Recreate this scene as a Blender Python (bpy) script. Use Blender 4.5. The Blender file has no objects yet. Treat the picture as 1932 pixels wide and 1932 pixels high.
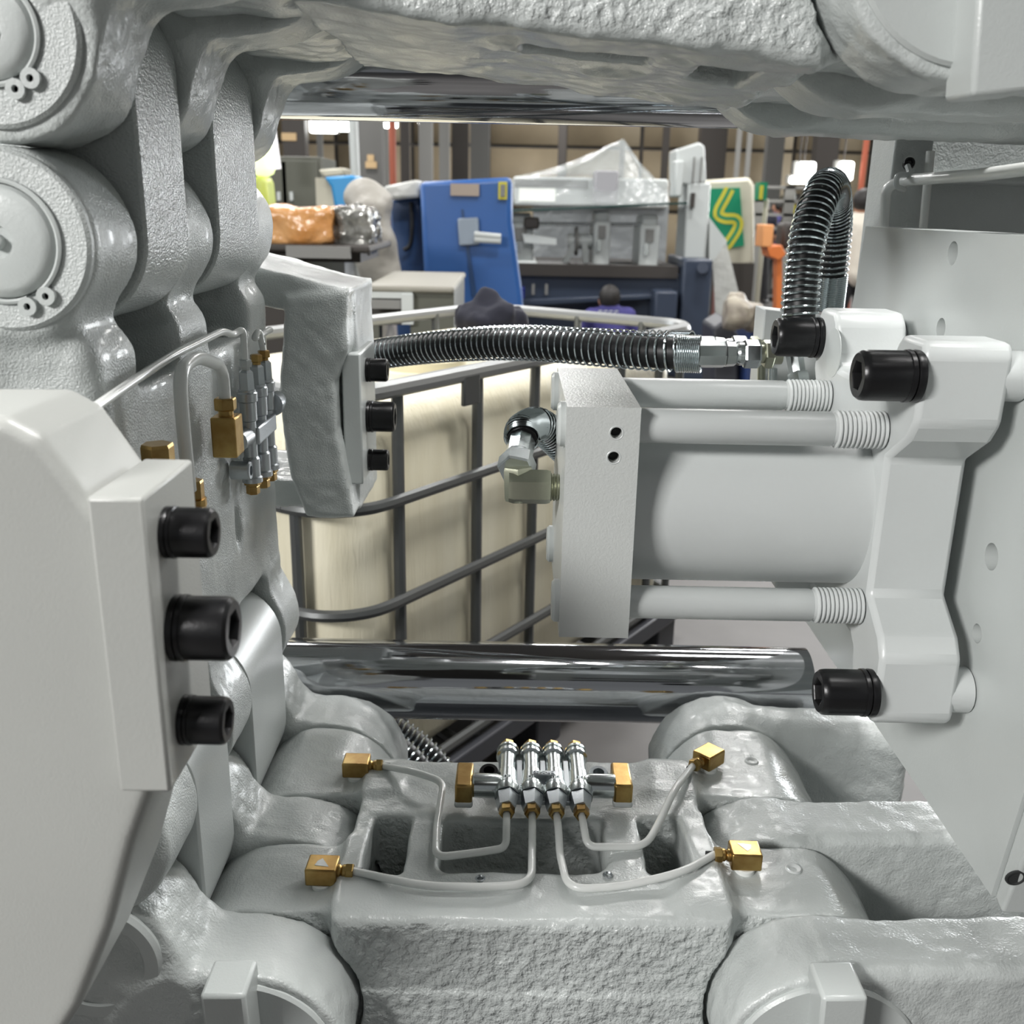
import bpy, math, random
import numpy as np
from mathutils import Vector, Matrix
random.seed(3); rng = np.random.RandomState(5)
PI = math.pi
SC = bpy.context.scene
COL = SC.collection
CZ = 1.5          # height of the camera over the hall floor; machine coordinates below are given from that point

# ------------------------------------------------------------------ camera, light, exposure
F_PX, PITCH, ROLL = 1850.0, 0.302, 0.0193
fw = np.array([0, math.cos(PITCH), -math.sin(PITCH)]); r0 = np.array([1., 0, 0]); u0 = np.cross(r0, fw)
RV = r0*math.cos(ROLL)+u0*math.sin(ROLL); UV = -r0*math.sin(ROLL)+u0*math.cos(ROLL)
cam_d = bpy.data.cameras.new('camera'); cam = bpy.data.objects.new('camera', cam_d); COL.objects.link(cam)
cam_d.sensor_width = 36; cam_d.lens = 36*F_PX/1932
cam.matrix_world = Matrix(((RV[0], UV[0], -fw[0], 0), (RV[1], UV[1], -fw[1], 0), (RV[2], UV[2], -fw[2], CZ), (0, 0, 0, 1)))
cam_d.clip_start = .02; cam_d.clip_end = 200
cam_d.dof.use_dof = True; cam_d.dof.focus_distance = 1.15; cam_d.dof.aperture_fstop = 7.5
SC.camera = cam
W = bpy.data.worlds.new('hall_daylight'); SC.world = W; W.use_nodes = True
W.node_tree.nodes['Background'].inputs[0].default_value = (.95, .98, 1, 1)
W.node_tree.nodes['Background'].inputs[1].default_value = .20
SC.view_settings.view_transform = 'Standard'; SC.view_settings.look = 'None'
SC.view_settings.gamma = 1; SC.view_settings.use_curve_mapping = False
SC.view_settings.exposure = 0.0

def area_light(name, x, y, z, sx, sy, power, col=(1, .985, .965), aim=None):
    d = bpy.data.lights.new(name, 'AREA'); d.shape = 'RECTANGLE'; d.size = sx; d.size_y = sy; d.energy = power; d.color = col
    o = bpy.data.objects.new(name, d); o.location = (x, y, z+CZ); COL.objects.link(o)
    if aim is not None:
        o.rotation_euler = (Vector(aim)-Vector((x, y, z))).to_track_quat('-Z', 'Y').to_euler()
    return o
LAMPS = ((1.7, -1.4, 10), (3.3, 1.2, 60), (.85, .85, 260), (-2.5, 2.9, 80), (1.9, 4.2, 50), (-2.6, 7.0, 190), (1.9, 7.4, 190), (6.0, 7.0, 280), (-2.6, 13, 320), (3.6, 13, 330), (8, 14, 330), (.5, 19, 480), (-6, 9, 240))
for (x, y, p) in LAMPS:
    area_light('ceiling_lamp_light', x, y, 4.1, 1.5, .5, p)
area_light('work_lamp_light', -3.1, -2.2, 1.7, 1.3, .7, 255, aim=(.2, 1.1, -.3))

# ------------------------------------------------------------------ pixel helpers (turn a pixel and a real depth into a point)
def ray(px, py): return fw+RV*(px-966)/F_PX-UV*(py-966)/F_PX
def at(px, py, Y): d = ray(px, py); return d*Y/d[1]
def atx(px, py, X): d = ray(px, py); return d*X/d[0]
def atz(px, py, Z): d = ray(px, py); return d*Z/d[2]

# ------------------------------------------------------------------ materials
def mat(name, col, rough=.5, metal=0, bumps=(), var=0, varscale=6, col2=None, coat=0, alpha=1, emit=0, aniso=0, trans=0, sheen=0, facebump=None, stretch=None):
    m = bpy.data.materials.new(name); m.use_nodes = True; nt = m.node_tree; N = nt.nodes; Lk = nt.links
    b = N['Principled BSDF']; b.inputs['Base Color'].default_value = (*col, 1); b.inputs['Roughness'].default_value = rough
    b.inputs['Metallic'].default_value = metal; b.inputs['Coat Weight'].default_value = coat; b.inputs['Coat Roughness'].default_value = .12
    b.inputs['Alpha'].default_value = alpha; b.inputs['Transmission Weight'].default_value = trans
    if emit: b.inputs['Emission Color'].default_value = (*col, 1); b.inputs['Emission Strength'].default_value = emit
    tc = N.new('ShaderNodeTexCoord'); src = tc.outputs['Object']
    if stretch:
        mp = N.new('ShaderNodeMapping'); mp.inputs['Scale'].default_value = stretch; Lk.new(src, mp.inputs[0]); src = mp.outputs[0]
    if var or col2:
        n = N.new('ShaderNodeTexNoise'); n.inputs['Scale'].default_value = varscale; n.inputs['Detail'].default_value = 5; Lk.new(src, n.inputs['Vector'])
        r = N.new('ShaderNodeValToRGB'); c2 = col2 or tuple(c*(1-var) for c in col)
        r.color_ramp.elements[0].position = .35; r.color_ramp.elements[1].position = .68
        r.color_ramp.elements[0].color = (*c2, 1); r.color_ramp.elements[1].color = (*col, 1)
        Lk.new(n.outputs['Fac'], r.inputs[0]); Lk.new(r.outputs[0], b.inputs['Base Color'])
    prev = None
    for (sc_, st, dist) in bumps:
        n = N.new('ShaderNodeTexNoise'); n.inputs['Scale'].default_value = sc_; n.inputs['Detail'].default_value = 2.5; n.inputs['Roughness'].default_value = .55
        Lk.new(src, n.inputs['Vector'])
        bp = N.new('ShaderNodeBump'); bp.inputs['Strength'].default_value = st; bp.inputs['Distance'].default_value = dist
        Lk.new(n.outputs['Fac'], bp.inputs['Height'])
        if prev: Lk.new(prev.outputs[0], bp.inputs['Normal'])
        prev = bp
    if facebump:   # pebbled sand-cast skin on the upright faces that were not ground
        ge = N.new('ShaderNodeNewGeometry'); sx = N.new('ShaderNodeSeparateXYZ'); Lk.new(ge.outputs['Normal'], sx.inputs[0])
        ab = N.new('ShaderNodeMath'); ab.operation = 'ABSOLUTE'; Lk.new(sx.outputs[1], ab.inputs[0])
        mr = N.new('ShaderNodeMapRange'); mr.inputs[1].default_value = .75; mr.inputs[2].default_value = .97; Lk.new(ab.outputs[0], mr.inputs[0])
        n = N.new('ShaderNodeTexNoise'); n.inputs['Scale'].default_value = facebump[0]; n.inputs['Detail'].default_value = 3; Lk.new(src, n.inputs['Vector'])
        m2 = N.new('ShaderNodeMath'); m2.operation = 'MULTIPLY'; m2.inputs[1].default_value = facebump[1]; Lk.new(mr.outputs[0], m2.inputs[0])
        bp = N.new('ShaderNodeBump'); bp.inputs['Distance'].default_value = facebump[2]; Lk.new(m2.outputs[0], bp.inputs['Strength']); Lk.new(n.outputs['Fac'], bp.inputs['Height']); Lk.new(prev.outputs[0], bp.inputs['Normal']); prev = bp
    if prev: Lk.new(prev.outputs[0], b.inputs['Normal'])
    return m
GREY = (.50, .53, .52)
M = {}
M['cast'] = mat('grey_paint_on_rough_casting', GREY, .31, bumps=((45, .12, .007), (330, .75, .0012)), var=.06, varscale=9, coat=.1, facebump=(140, .3, .004))
M['castbeam'] = mat('grey_paint_on_pebbled_casting', GREY, .27, bumps=((45, .13, .007), (330, .6, .0011)), var=.06, varscale=9, coat=.15, facebump=(100, 1.0, .0075))
M['castfine'] = mat('grey_paint_on_fine_casting', GREY, .30, bumps=((60, .13, .005), (480, 1, .0012)), var=.05, varscale=9, coat=.15)
M['cast_smooth'] = mat('grey_paint_on_ground_metal', GREY, .33, bumps=((420, .35, .0006),), var=.04, varscale=7)
M['paint'] = mat('smooth_grey_paint', (.52, .55, .54), .30, bumps=((300, .22, .0006),), var=.03, varscale=8)
M['paint_light'] = mat('pale_grey_paint', (.56, .585, .58), .32, bumps=((260, .2, .0006),), var=.03, varscale=8)
M['paint_warm'] = mat('block_grey_paint', (.54, .56, .545), .28, bumps=((380, .6, .0008),), var=.03)
M['tube'] = mat('light_grey_painted_tube', (.72, .74, .72), .22, bumps=((90, .2, .001),))
M['chrome'] = mat('polished_chrome', (.60, .61, .63), .075, 1, bumps=((45, .16, .0012),), col2=(.40, .41, .43), varscale=38, stretch=(.012, 1, 1))  # darker lengthwise streaks in the colour stand in for reflections
M['zinc'] = mat('zinc_plated_steel', (.62, .66, .66), .22, 1)
M['zincmatt'] = mat('dull_zinc_casting', (.50, .53, .55), .33, 1, bumps=((500, .3, .0006),))
M['olive'] = mat('yellow_passivated_steel', (.42, .43, .34), .36, 1, bumps=((400, .3, .0005),))
M['brass'] = mat('brass', (.52, .37, .14), .32, 1, bumps=((300, .25, .0005),), col2=(.36, .22, .075), varscale=40)
M['blade'] = mat('grey_paint_on_milled_grain', (.47, .50, .49), .20, bumps=((300, .8, .0018),), var=.04, stretch=(1, .8, 1.5))
M['shade_grey'] = mat('grey_paint_darkened_as_shade', (.42, .43, .41), .36, bumps=((420, .35, .0006),), var=.05, varscale=6)  # grey darkened to stand in for shade on the near arm and block
M['black'] = mat('black_oxide_steel', (.012, .012, .013), .30, .4, bumps=((300, .3, .0004),))
M['rubber'] = mat('black_rubber', (.008, .008, .009), .45)
M['hole'] = mat('dark_cavity', (.02, .022, .022), .8)  # near-black: painted shade in the holes, plain colour on bare tube ends
M['wire'] = mat('galvanised_spring_wire', (.60, .66, .68), .16, 1)

# ------------------------------------------------------------------ mesh builder
def V(*a): return np.array(a, float)
def frame(ax):
    ax = np.asarray(ax, float); ax = ax/np.linalg.norm(ax)
    t = V(0, 0, 1) if abs(ax[2]) < .9 else V(1, 0, 0)
    a = np.cross(ax, t); a /= np.linalg.norm(a); b = np.cross(ax, a)
    return ax, a, b
class MB:
    def __init__(s): s.V = []; s.F = []; s.n = 0
    def add(s, v, f):
        v = np.asarray(v, float); s.V.append(v); n = s.n
        s.F.extend([tuple(i+n for i in q) for q in f]); s.n += len(v); return s
    def box(s, lo, hi, M3=None, c=None):
        (x0, y0, z0), (x1, y1, z1) = lo, hi
        v = np.array([(x, y, z) for x in (x0, x1) for y in (y0, y1) for z in (z0, z1)], float)
        if M3 is not None:
            v = v@np.asarray(M3).T+np.asarray(c)
        return s.add(v, [(0, 1, 3, 2), (4, 6, 7, 5), (0, 4, 5, 1), (2, 3, 7, 6), (0, 2, 6, 4), (1, 5, 7, 3)])
    def rings(s, R, closed=False, cap=True):
        n = len(R[0]); f = []
        m = len(R)
        for i in range(m if closed else m-1):
            j = (i+1) % m
            for k in range(n):
                l = (k+1) % n
                f.append((i*n+k, i*n+l, j*n+l, j*n+k))
        if cap and not closed:
            f.append(tuple(range(n-1, -1, -1))); f.append(tuple((m-1)*n+k for k in range(n)))
        return s.add(np.concatenate(R), f)
    def lathe(s, o, ax, prof, seg=32, cap=True, rf=None, ph=0):
        ax, a, b = frame(ax); o = np.asarray(o, float); R = []
        th = np.linspace(0, 2*PI, seg, endpoint=False)+ph
        for p in prof:
            d, r = p[0], p[1]
            rr = np.full(seg, r) if len(p) < 3 else p[2](th, r)
            R.append(o+ax*d+np.outer(np.cos(th)*rr, a)+np.outer(np.sin(th)*rr, b))
        return s.rings(R, cap=cap)
    def cyl(s, p, q, r, r2=None, seg=24, cap=True):
        p = np.asarray(p, float); q = np.asarray(q, float); L = np.linalg.norm(q-p)
        return s.lathe(p, q-p, [(0, r), (L, r if r2 is None else r2)], seg, cap)
    def hexp(s, p, q, r, ph=0, ch=.12):
        p = np.asarray(p, float); q = np.asarray(q, float); L = np.linalg.norm(q-p)
        return s.lathe(p, q-p, [(0, r*.93), (L*ch, r), (L*(1-ch), r), (L, r*.93)], 6, ph=ph)
    def tube(s, pts, r, seg=12, cap=True):
        pts = np.asarray(pts, float); T = np.gradient(pts, axis=0); T /= np.linalg.norm(T, axis=1)[:, None]
        _, a, b = frame(T[0]); R = []
        th = np.linspace(0, 2*PI, seg, endpoint=False)
        rr = np.broadcast_to(r, (len(pts),))
        for p, t, rad in zip(pts, T, rr):
            a = a-t*(a@t); a /= np.linalg.norm(a); b = np.cross(t, a)
            R.append(p+rad*(np.outer(np.cos(th), a)+np.outer(np.sin(th), b)))
        return s.rings(R, cap=cap)
    def prism(s, poly, ax, a, b):
        n = len(poly); v = []
        for t in (a, b):
            for (u, w) in poly: v.append({'x': (t, u, w), 'y': (u, t, w), 'z': (u, w, t)}[ax])
        f = [tuple(range(n)), tuple(range(2*n-1, n-1, -1))]+[(i, (i+1) % n, n+(i+1) % n, n+i)[::-1] for i in range(n)]
        return s.add(v, f)
    def arr(s): return np.concatenate(s.V)
def fillet(pts, r, n=7):
    pts = [np.asarray(p, float) for p in pts]; out = [pts[0]]
    for i in range(1, len(pts)-1):
        a, p, b = pts[i-1], pts[i], pts[i+1]; la = np.linalg.norm(a-p); lb = np.linalg.norm(b-p); k = min(r, la*.48, lb*.48)
        s_, e = p+(a-p)/la*k, p+(b-p)/lb*k
        for t in np.linspace(0, 1, n): out.append((1-t)**2*s_+2*t*(1-t)*p+t*t*e)
    out.append(pts[-1]); return resample(np.array(out))
def resample(p, step=None, n=None):
    d = np.r_[0, np.cumsum(np.linalg.norm(np.diff(p, axis=0), axis=1))]
    keep = np.r_[True, np.diff(d) > 1e-9]; p = p[keep]; d = d[keep]
    if step: n = max(4, int(d[-1]/step))
    if n is None: return p
    t = np.linspace(0, d[-1], n); return np.stack([np.interp(t, d, p[:, i]) for i in range(3)], 1)
def spline(pts, n=10):
    P = [np.asarray(p, float) for p in pts]; P = [2*P[0]-P[1]]+P+[2*P[-1]-P[-2]]; out = []
    for i in range(1, len(P)-2):
        for t in np.linspace(0, 1, n, endpoint=False):
            a, b, c, d = P[i-1:i+3]
            out.append(.5*((2*b)+(-a+c)*t+(2*a-5*b+4*c-d)*t*t+(-a+3*b-3*c+d)*t**3))
    out.append(P[-2]); return np.array(out)

# ------------------------------------------------------------------ linking
def mk_mesh(name, mb, off, mats, sharp=35, midx=None):
    v = mb.arr()-off; me = bpy.data.meshes.new(name)
    if hasattr(mb, 'Q'):
        q = mb.Q; me.vertices.add(len(v)); me.vertices.foreach_set('co', v.astype(np.float32).ravel())
        me.loops.add(q.size); me.loops.foreach_set('vertex_index', q.astype(np.int32).ravel())
        me.polygons.add(len(q)); me.polygons.foreach_set('loop_start', np.arange(0, q.size, 4, dtype=np.int32))
        me.update(calc_edges=True); me.validate()
        me.polygons.foreach_set('use_smooth', np.ones(len(q), bool))
    else:
        me.from_pydata([tuple(p) for p in v], [], mb.F); me.update()
        me.polygons.foreach_set('use_smooth', [True]*len(me.polygons))
        if sharp: me.set_sharp_from_angle(angle=math.radians(sharp))
    me.materials.append(mats); return me
def mkobj(name, mb, off, m, parent=None, bev=0, sharp=35, label=None, kind=None, **k):
    me = mk_mesh(name, mb, off, m, sharp); o = bpy.data.objects.new(name, me); COL.objects.link(o)
    if bev:
        md = o.modifiers.new('bevel', 'BEVEL'); md.width = bev; md.segments = 2; md.limit_method = 'ANGLE'; md.angle_limit = math.radians(32); md.harden_normals = bool(k.get('hard'))
    if k.get('flat'): me.polygons.foreach_set('use_smooth', [False]*len(me.polygons))
    if parent: o.parent = parent
    if label: o['label'] = label
    if kind: o['kind'] = kind
    return o
def P_(name, mb, m, subs=(), **k): return (name, mb, m, subs, k)
def thing(name, label, cat, parts, group=None, kind=None):
    """parts: one P_ whose name is None -> a single mesh; else an Empty at the base with the parts as children"""
    if isinstance(parts, tuple): parts = [parts]
    allv = np.concatenate([p[1].arr() for p in parts]); lo, hi = allv.min(0), allv.max(0)
    base = V((lo[0]+hi[0])/2, (lo[1]+hi[1])/2, lo[2])
    if len(parts) == 1 and parts[0][0] is None:
        _, mb, m, subs, k = parts[0]; root = mkobj(name, mb, base, m, **k)
        for (n2, mb2, m2, s2, k2) in subs: mkobj(n2, mb2, base, m2, root, **k2)
    else:
        root = bpy.data.objects.new(name, None); root.empty_display_size = .05; COL.objects.link(root)
        for (n1, mb, m, subs, k) in parts:
            o = mkobj(n1, mb, base, m, root, **k)
            for (n2, mb2, m2, s2, k2) in subs: mkobj(n2, mb2, base, m2, o, **k2)
    root.location = tuple(base+V(0, 0, CZ))
    if kind == 'structure': root['kind'] = kind
    else:
        root['category'] = cat
        if kind: root['kind'] = kind
    if label: root['label'] = label
    if group: root['group'] = group
    return root

# ------------------------------------------------------------------ distance-field castings
class Grid:
    def __init__(s, lo, hi, h):
        s.lo = V(*lo); s.h = h; n = [int(math.ceil((b-a)/h))+1 for a, b in zip(lo, hi)]; s.n = n
        ax = [np.float32(lo[i])+np.float32(h)*np.arange(n[i], dtype=np.float32) for i in range(3)]
        s.X = ax[0][:, None, None]; s.Y = ax[1][None, :, None]; s.Z = ax[2][None, None, :]
    def circ(s, cx, cz, r): return np.sqrt((s.X-cx)**2+(s.Z-cz)**2)-r
    def poly(s, pts):
        X, Z = s.X, s.Z; d = None; sg = np.ones((s.n[0], 1, s.n[2]), np.float32); n = len(pts)
        for i in range(n):
            (ax, az), (bx, bz) = pts[i], pts[i-1]
            ex, ez = bx-ax, bz-az; wx, wz = X-ax, Z-az
            t = np.clip((wx*ex+wz*ez)/(ex*ex+ez*ez), 0, 1); q = (wx-ex*t)**2+(wz-ez*t)**2
            d = q if d is None else np.minimum(d, q)
            c1 = Z >= az; c2 = Z < bz; c3 = ex*wz > ez*wx
            flip = (c1 & c2 & c3) | (~c1 & ~c2 & ~c3); sg = np.where(flip, -sg, sg)
        return sg*np.sqrt(d)
    def ext(s, d2, y0, y1, r=0):
        dy = np.abs(s.Y-(y0+y1)/2)-(y1-y0)/2+r; a = d2+r
        return np.minimum(np.maximum(a, dy), 0)+np.sqrt(np.maximum(a, 0)**2+np.maximum(dy, 0)**2)-r
    def box(s, lo, hi, r=0):
        q = [np.abs(A-(a+b)/2)-(b-a)/2+r for A, a, b in zip((s.X, s.Y, s.Z), lo, hi)]
        return np.minimum(np.maximum(np.maximum(q[0], q[1]), q[2]), 0)+np.sqrt(np.maximum(q[0], 0)**2+np.maximum(q[1], 0)**2+np.maximum(q[2], 0)**2)-r
    def sph(s, c, r, sc=(1, 1, 1)): return (np.sqrt(((s.X-c[0])/sc[0])**2+((s.Y-c[1])/sc[1])**2+((s.Z-c[2])/sc[2])**2)-r)*min(sc)
    def cap(s, a, b, ra, rb=None):
        rb = ra if rb is None else rb; a = V(*a); b = V(*b); e = b-a; L = float(e@e)
        t = np.clip(((s.X-a[0])*e[0]+(s.Y-a[1])*e[1]+(s.Z-a[2])*e[2])/L, 0, 1)
        return np.sqrt((s.X-a[0]-t*e[0])**2+(s.Y-a[1]-t*e[1])**2+(s.Z-a[2]-t*e[2])**2)-(ra+(rb-ra)*t)
    def noise(s, sc_, amp, seed=0):
        g = np.random.RandomState(seed); m = [int(s.n[i]*s.h/sc_)+3 for i in range(3)]
        c = (g.rand(*m).astype(np.float32)-.5)*2*amp
        for i in range(3):
            t = np.arange(s.n[i])*s.h/sc_; k = t.astype(int); f = (t-k).astype(np.float32); f = f*f*(3-2*f)
            shp = [1, 1, 1]; shp[i] = -1; f = f.reshape(shp)
            c = np.take(c, k, i)*(1-f)+np.take(c, k+1, i)*f
        return c
def smin(a, b, k):
    h = np.clip(.5+.5*(b-a)/k, 0, 1); return b*(1-h)+a*h-k*h*(1-h)
def smax(a, b, k): return -smin(-a, -b, k)
def nets(g, F):
    F = F.astype(np.float32); F[0] = F[-1] = 1; F[:, 0] = F[:, -1] = 1; F[:, :, 0] = F[:, :, -1] = 1
    S = F < 0; nx, ny, nz = F.shape
    c = np.zeros((nx-1, ny-1, nz-1), np.int8)
    for i in (0, 1):
        for j in (0, 1):
            for k in (0, 1): c += S[i:nx-1+i, j:ny-1+j, k:nz-1+k]
    act = (c > 0) & (c < 8); idx = np.argwhere(act); ids = np.full(act.shape, -1, np.int64); ids[act] = np.arange(len(idx))
    P = np.zeros((len(idx), 3)); cnt = np.zeros(len(idx))
    cor = [(i, j, k) for i in (0, 1) for j in (0, 1) for k in (0, 1)]
    val = {q: F[idx[:, 0]+q[0], idx[:, 1]+q[1], idx[:, 2]+q[2]] for q in cor}
    for a in cor:
        for ax in range(3):
            if a[ax]: continue
            b = list(a); b[ax] = 1; b = tuple(b); va, vb = val[a], val[b]; m = (va < 0) != (vb < 0)
            t = va[m]/(va[m]-vb[m]); pos = np.tile(np.array(a, float), (m.sum(), 1)); pos[:, ax] = t
            P[m] += pos; cnt[m] += 1
    P = P/cnt[:, None]+idx; P = P*g.h+g.lo
    Q = []
    for ax in range(3):
        o1, o2 = [(1, 2), (2, 0), (0, 1)][ax]
        A = np.take(S, np.arange(F.shape[ax]-1), ax); B = np.take(S, np.arange(1, F.shape[ax]), ax); ch = A != B
        e = np.argwhere(ch); e = e[(e[:, o1] > 0) & (e[:, o2] > 0) & (e[:, o1] < F.shape[o1]-1) & (e[:, o2] < F.shape[o2]-1)]
        ins = A[e[:, 0], e[:, 1], e[:, 2]]
        def cell(d1, d2):
            q = e.copy(); q[:, o1] += d1; q[:, o2] += d2; return ids[q[:, 0], q[:, 1], q[:, 2]]
        quad = np.stack([cell(-1, -1), cell(0, -1), cell(0, 0), cell(-1, 0)], 1)
        quad[~ins] = quad[~ins][:, ::-1]; Q.append(quad)
    mb = MB(); mb.V = [P]; mb.Q = np.concatenate(Q); mb.n = len(P); mb.F = []
    return mb
# ================================================================== MACHINE CASTINGS
S = [.812, .910, 1.035, 1.135, 1.318, 1.42]      # depth layers of the interleaved lugs
G = .0015                                          # joint gap
H = .0034
def link_beam(name, label, aL, aR, flL, flR, sg, rear, front=.885):
    """cast toggle beam with two pairs of round lugs; sg=+1 top side visible, -1 underside visible. flL/flR: z of the flat side at left and right"""
    zlo, zhi = (-1.02, -.71) if sg > 0 else (.08, .40)
    g = Grid((-.41, .86, zlo), (.47, 1.35, zhi), H)
    far = zlo+.02 if sg > 0 else zhi-.02
    q = [(-.19, flL), (.25, flR), (.25, far), (-.19, far)]
    if sg < 0: q = q[::-1]
    b = g.ext(g.poly(q), front, rear, .012)
    for (a, fl) in ((aL, flL), (aR, flR)):
        for (y0, y1) in ((S[1]+G, S[2]-G), (S[3]+G, S[4]-G)):
            c = g.ext(g.circ(a[0], a[1], .108), y0, y1, .004)
            cut = sg*(g.Z-(fl-sg*.010))
            if sg > 0:
                xa_, xb_ = (a[0]-.01, -.15) if a[0] < 0 else (.20, a[0]+.01)
                c = smin(c, g.box((xa_, y0+.002, fl-.10), (xb_, min(y1-.002, 1.225), fl-.009), .004), .010)
            b = smin(b, smax(c, cut+0*g.Y, .004), .030)
    # square pits beside the lugs and the wide centre recess
    s0 = flL-sg*.17; m = (flL+flR)/2
    def pit(x0, x1, y0, y1, dep, r): 
        lo = (x0, y0, m-dep if sg > 0 else m-.06); hi = (x1, y1, m+.06 if sg > 0 else m+dep); return g.box(lo, hi, r)
    if sg > 0:
        b = smax(b, -pit(-.168, -.120, .965, 1.078, .24, .010), .006)
    b = smax(b, -pit(.166, .220, .965, 1.078, .24 if sg > 0 else .03, .010), .006)
    b = smax(b, -(pit(-.078, .118, .972, 1.072, .085, .016) if sg > 0 else pit(.0, .118, .99, 1.035, .03, .01)), .012)
    if sg > 0:
        b = smin(b, g.box((-.19, front-.0025, -.99), (.25, front+.05, -.838), .004), .006)
        b = smax(b, -g.sph((.03, 1.13, -.735), .05, (2.1, .9, .45)), .02)
    # clearance for the neighbouring arms
    for (a, s_) in ((aL, -1), (aR, 1)):
        for (y0, y1) in ((S[0]-.05, S[1]), (S[2], S[3]), (S[4], S[5])):
            b = np.maximum(b, -g.ext(g.circ(a[0], a[1], .1135), y0, y1))
    b = b+g.noise(.035, .0014, 1)+g.noise(.012, .0006, 2)+np.where(g.Y < front+.012, g.noise(.007, .0011, 3), 0)+(g.noise(.05, .0045, 5)+g.noise(.016, .0012, 6) if sg < 0 else 0)
    return thing(name, label, 'machine casting', P_(None, nets(g, b), M['castbeam']))
def right_arm(name, label, y0, y1, a, sg, xe, slope=.03, endround=.02):
    r = .108; zt = a[1]+sg*r; zb = a[1]-sg*r
    zz = sorted((zt+sg*slope, zb)); g = Grid((a[0]-r-.02, y0-.012, zz[0]-.03), (xe+.02, y1+.012, zz[1]+.03), .0036)
    q = [(a[0], zt), (xe, zt+sg*slope), (xe, zb), (a[0], zb)]
    if sg < 0: q = q[::-1]
    b = smin(g.ext(g.circ(a[0], a[1], r), y0+G, y1-G, .005), g.ext(g.poly(q), y0+G+.004, y1-G-.004, endround), .012)
    b = b+g.noise(.03, .0016, 7)+g.noise(.011, .0011, 9)
    return thing(name, label, 'link casting', P_(None, nets(g, b), M['cast']))
def left_arm(name, label, y0, y1, a, u, sg, ru=.078):
    r = .108; xs = min(a[0], u[0])-.2; g = Grid((-.60, y0-.012, min(a[1]-r, u[1]-ru)-.03), (a[0]+r+.02, y1+.012, max(a[1]+r, u[1]+ru)+.03), .0036)
    b = g.ext(g.circ(a[0], a[1], r), y0+G, y1-G, .005); c = g.ext(g.circ(u[0], u[1], ru), y0+G, y1-G, .005)
    ex = [(a[0]-.02, a[1]+sg*.05), (u[0]+.01, u[1]+sg*.02), (u[0]-.2, u[1]-sg*.03), (u[0]-.2, u[1]-sg*.16), (a[0], a[1]-sg*.09)]
    if sg < 0: ex = ex[::-1]
    d = g.ext(g.poly(ex), y0+G+.006, y1-G-.006, .012)
    b = smin(smin(b, c, .07), d, .03)
    b = b+g.noise(.03, .0016, 17)+g.noise(.011, .0011, 19)
    return thing(name, label, 'link casting', P_(None, nets(g, b), M['cast']))
LB = (-.27, -.862); RB = (.338, -.850); L2 = (-.414, -.738)
LT = (-.27, .262); RT = (.340, .205); U2 = (-.399, .118)
U1 = (-.411, -.034); W1 = (-.411, -.605)
link_beam('toggle_beam', 'lower grey cast beam carrying the row of chrome lubrication injectors', LB, RB, -.746, -.738, 1, 1.215)
link_beam('toggle_beam', 'upper grey cast beam spanning the top of the picture, seen from below', LT, RT, .158, .118, -1, 1.30)
for k, w in ((0, 'nearest, with the keyed pin end at the lower right corner'), (2, 'middle one behind the brass elbow with white paint fleck'), (4, 'farthest, square ended, just under the chrome bar')):
    right_arm('toggle_link', 'lower right grey cast arm, '+w, S[k], S[k+1], RB, 1, .625 if k == 4 else .80, slope=(.022, 0, .015, 0, -.012)[k], endround=.035 if k == 4 else .014)
for k, w in ((0, 'nearest, round pin ring in its left end'), (2, 'middle one between the two hanging link blades'), (4, 'farthest, its hump touching the chrome bar')):
    left_arm('toggle_link', 'lower left grey cast arm, '+w, S[k], S[k+1], LB, L2, 1)
for k, w in ((0, 'nearest, carrying the key block at the top edge'), (2, 'middle one behind the key block'), (4, 'farthest, over the corrugated steel hose loop')):
    right_arm('toggle_link', 'upper right grey cast arm, '+w, S[k], S[k+1], RT, -1, .85, slope=.01)
for k, w in ((0, 'nearest, big rounded boss in the top left corner'), (2, 'middle one arching between the two upper link blades'), (4, 'farthest, curving down beside the upper chrome bar')):
    left_arm('toggle_link', 'upper left grey cast arm, '+w, S[k], S[k+1], LT, U2, -1)

# crosshead at left
g = Grid((-.66, .80, -.72), (-.30, 1.44, .07), .0034)
b = g.box((-.80, S[0]+.01, -.53), (-.352, S[5]-.006, -.115), .022)
b = smin(b, g.box((-.80, S[0]+.01, -.64), (-.43, S[5]-.006, .0), .02), .02)
for k in (0, 2, 4):
    for (c, rr) in ((U1, .073), (W1, .082)):
        b = smin(b, g.ext(g.circ(c[0], c[1], rr), S[k]+G, S[k+1]-G, .007), .045)
for k in (1, 3):
    for (c, rr) in ((U1, .094), (W1, .100)):
        b = smax(b, -g.ext(g.circ(c[0], c[1], rr), S[k]-G, S[k+1]+G, .004), .006)
    b = smax(b, -g.box((-.51, S[k]+.004, -.168), (-.20, S[k+1]-.004, .30), .014), .012)
    b = smax(b, -g.box((-.51, S[k]+.004, -.90), (-.20, S[k+1]-.004, -.51), .014), .012)
b = smax(b, -g.sph((-.350, 1.03, -.345), .03, (.4, .45, 1.3)), .01)
b = smax(b, -g.sph((-.352, 1.20, -.40), .03, (.3, .35, .9)), .008)
b = b+g.noise(.045, .0020, 27)+g.noise(.013, .0006, 29)
thing('crosshead', 'grey cast crosshead block at left carrying the link lugs, brass and zinc lubrication fittings', 'machine casting', P_(None, nets(g, b), M['castfine']))

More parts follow.
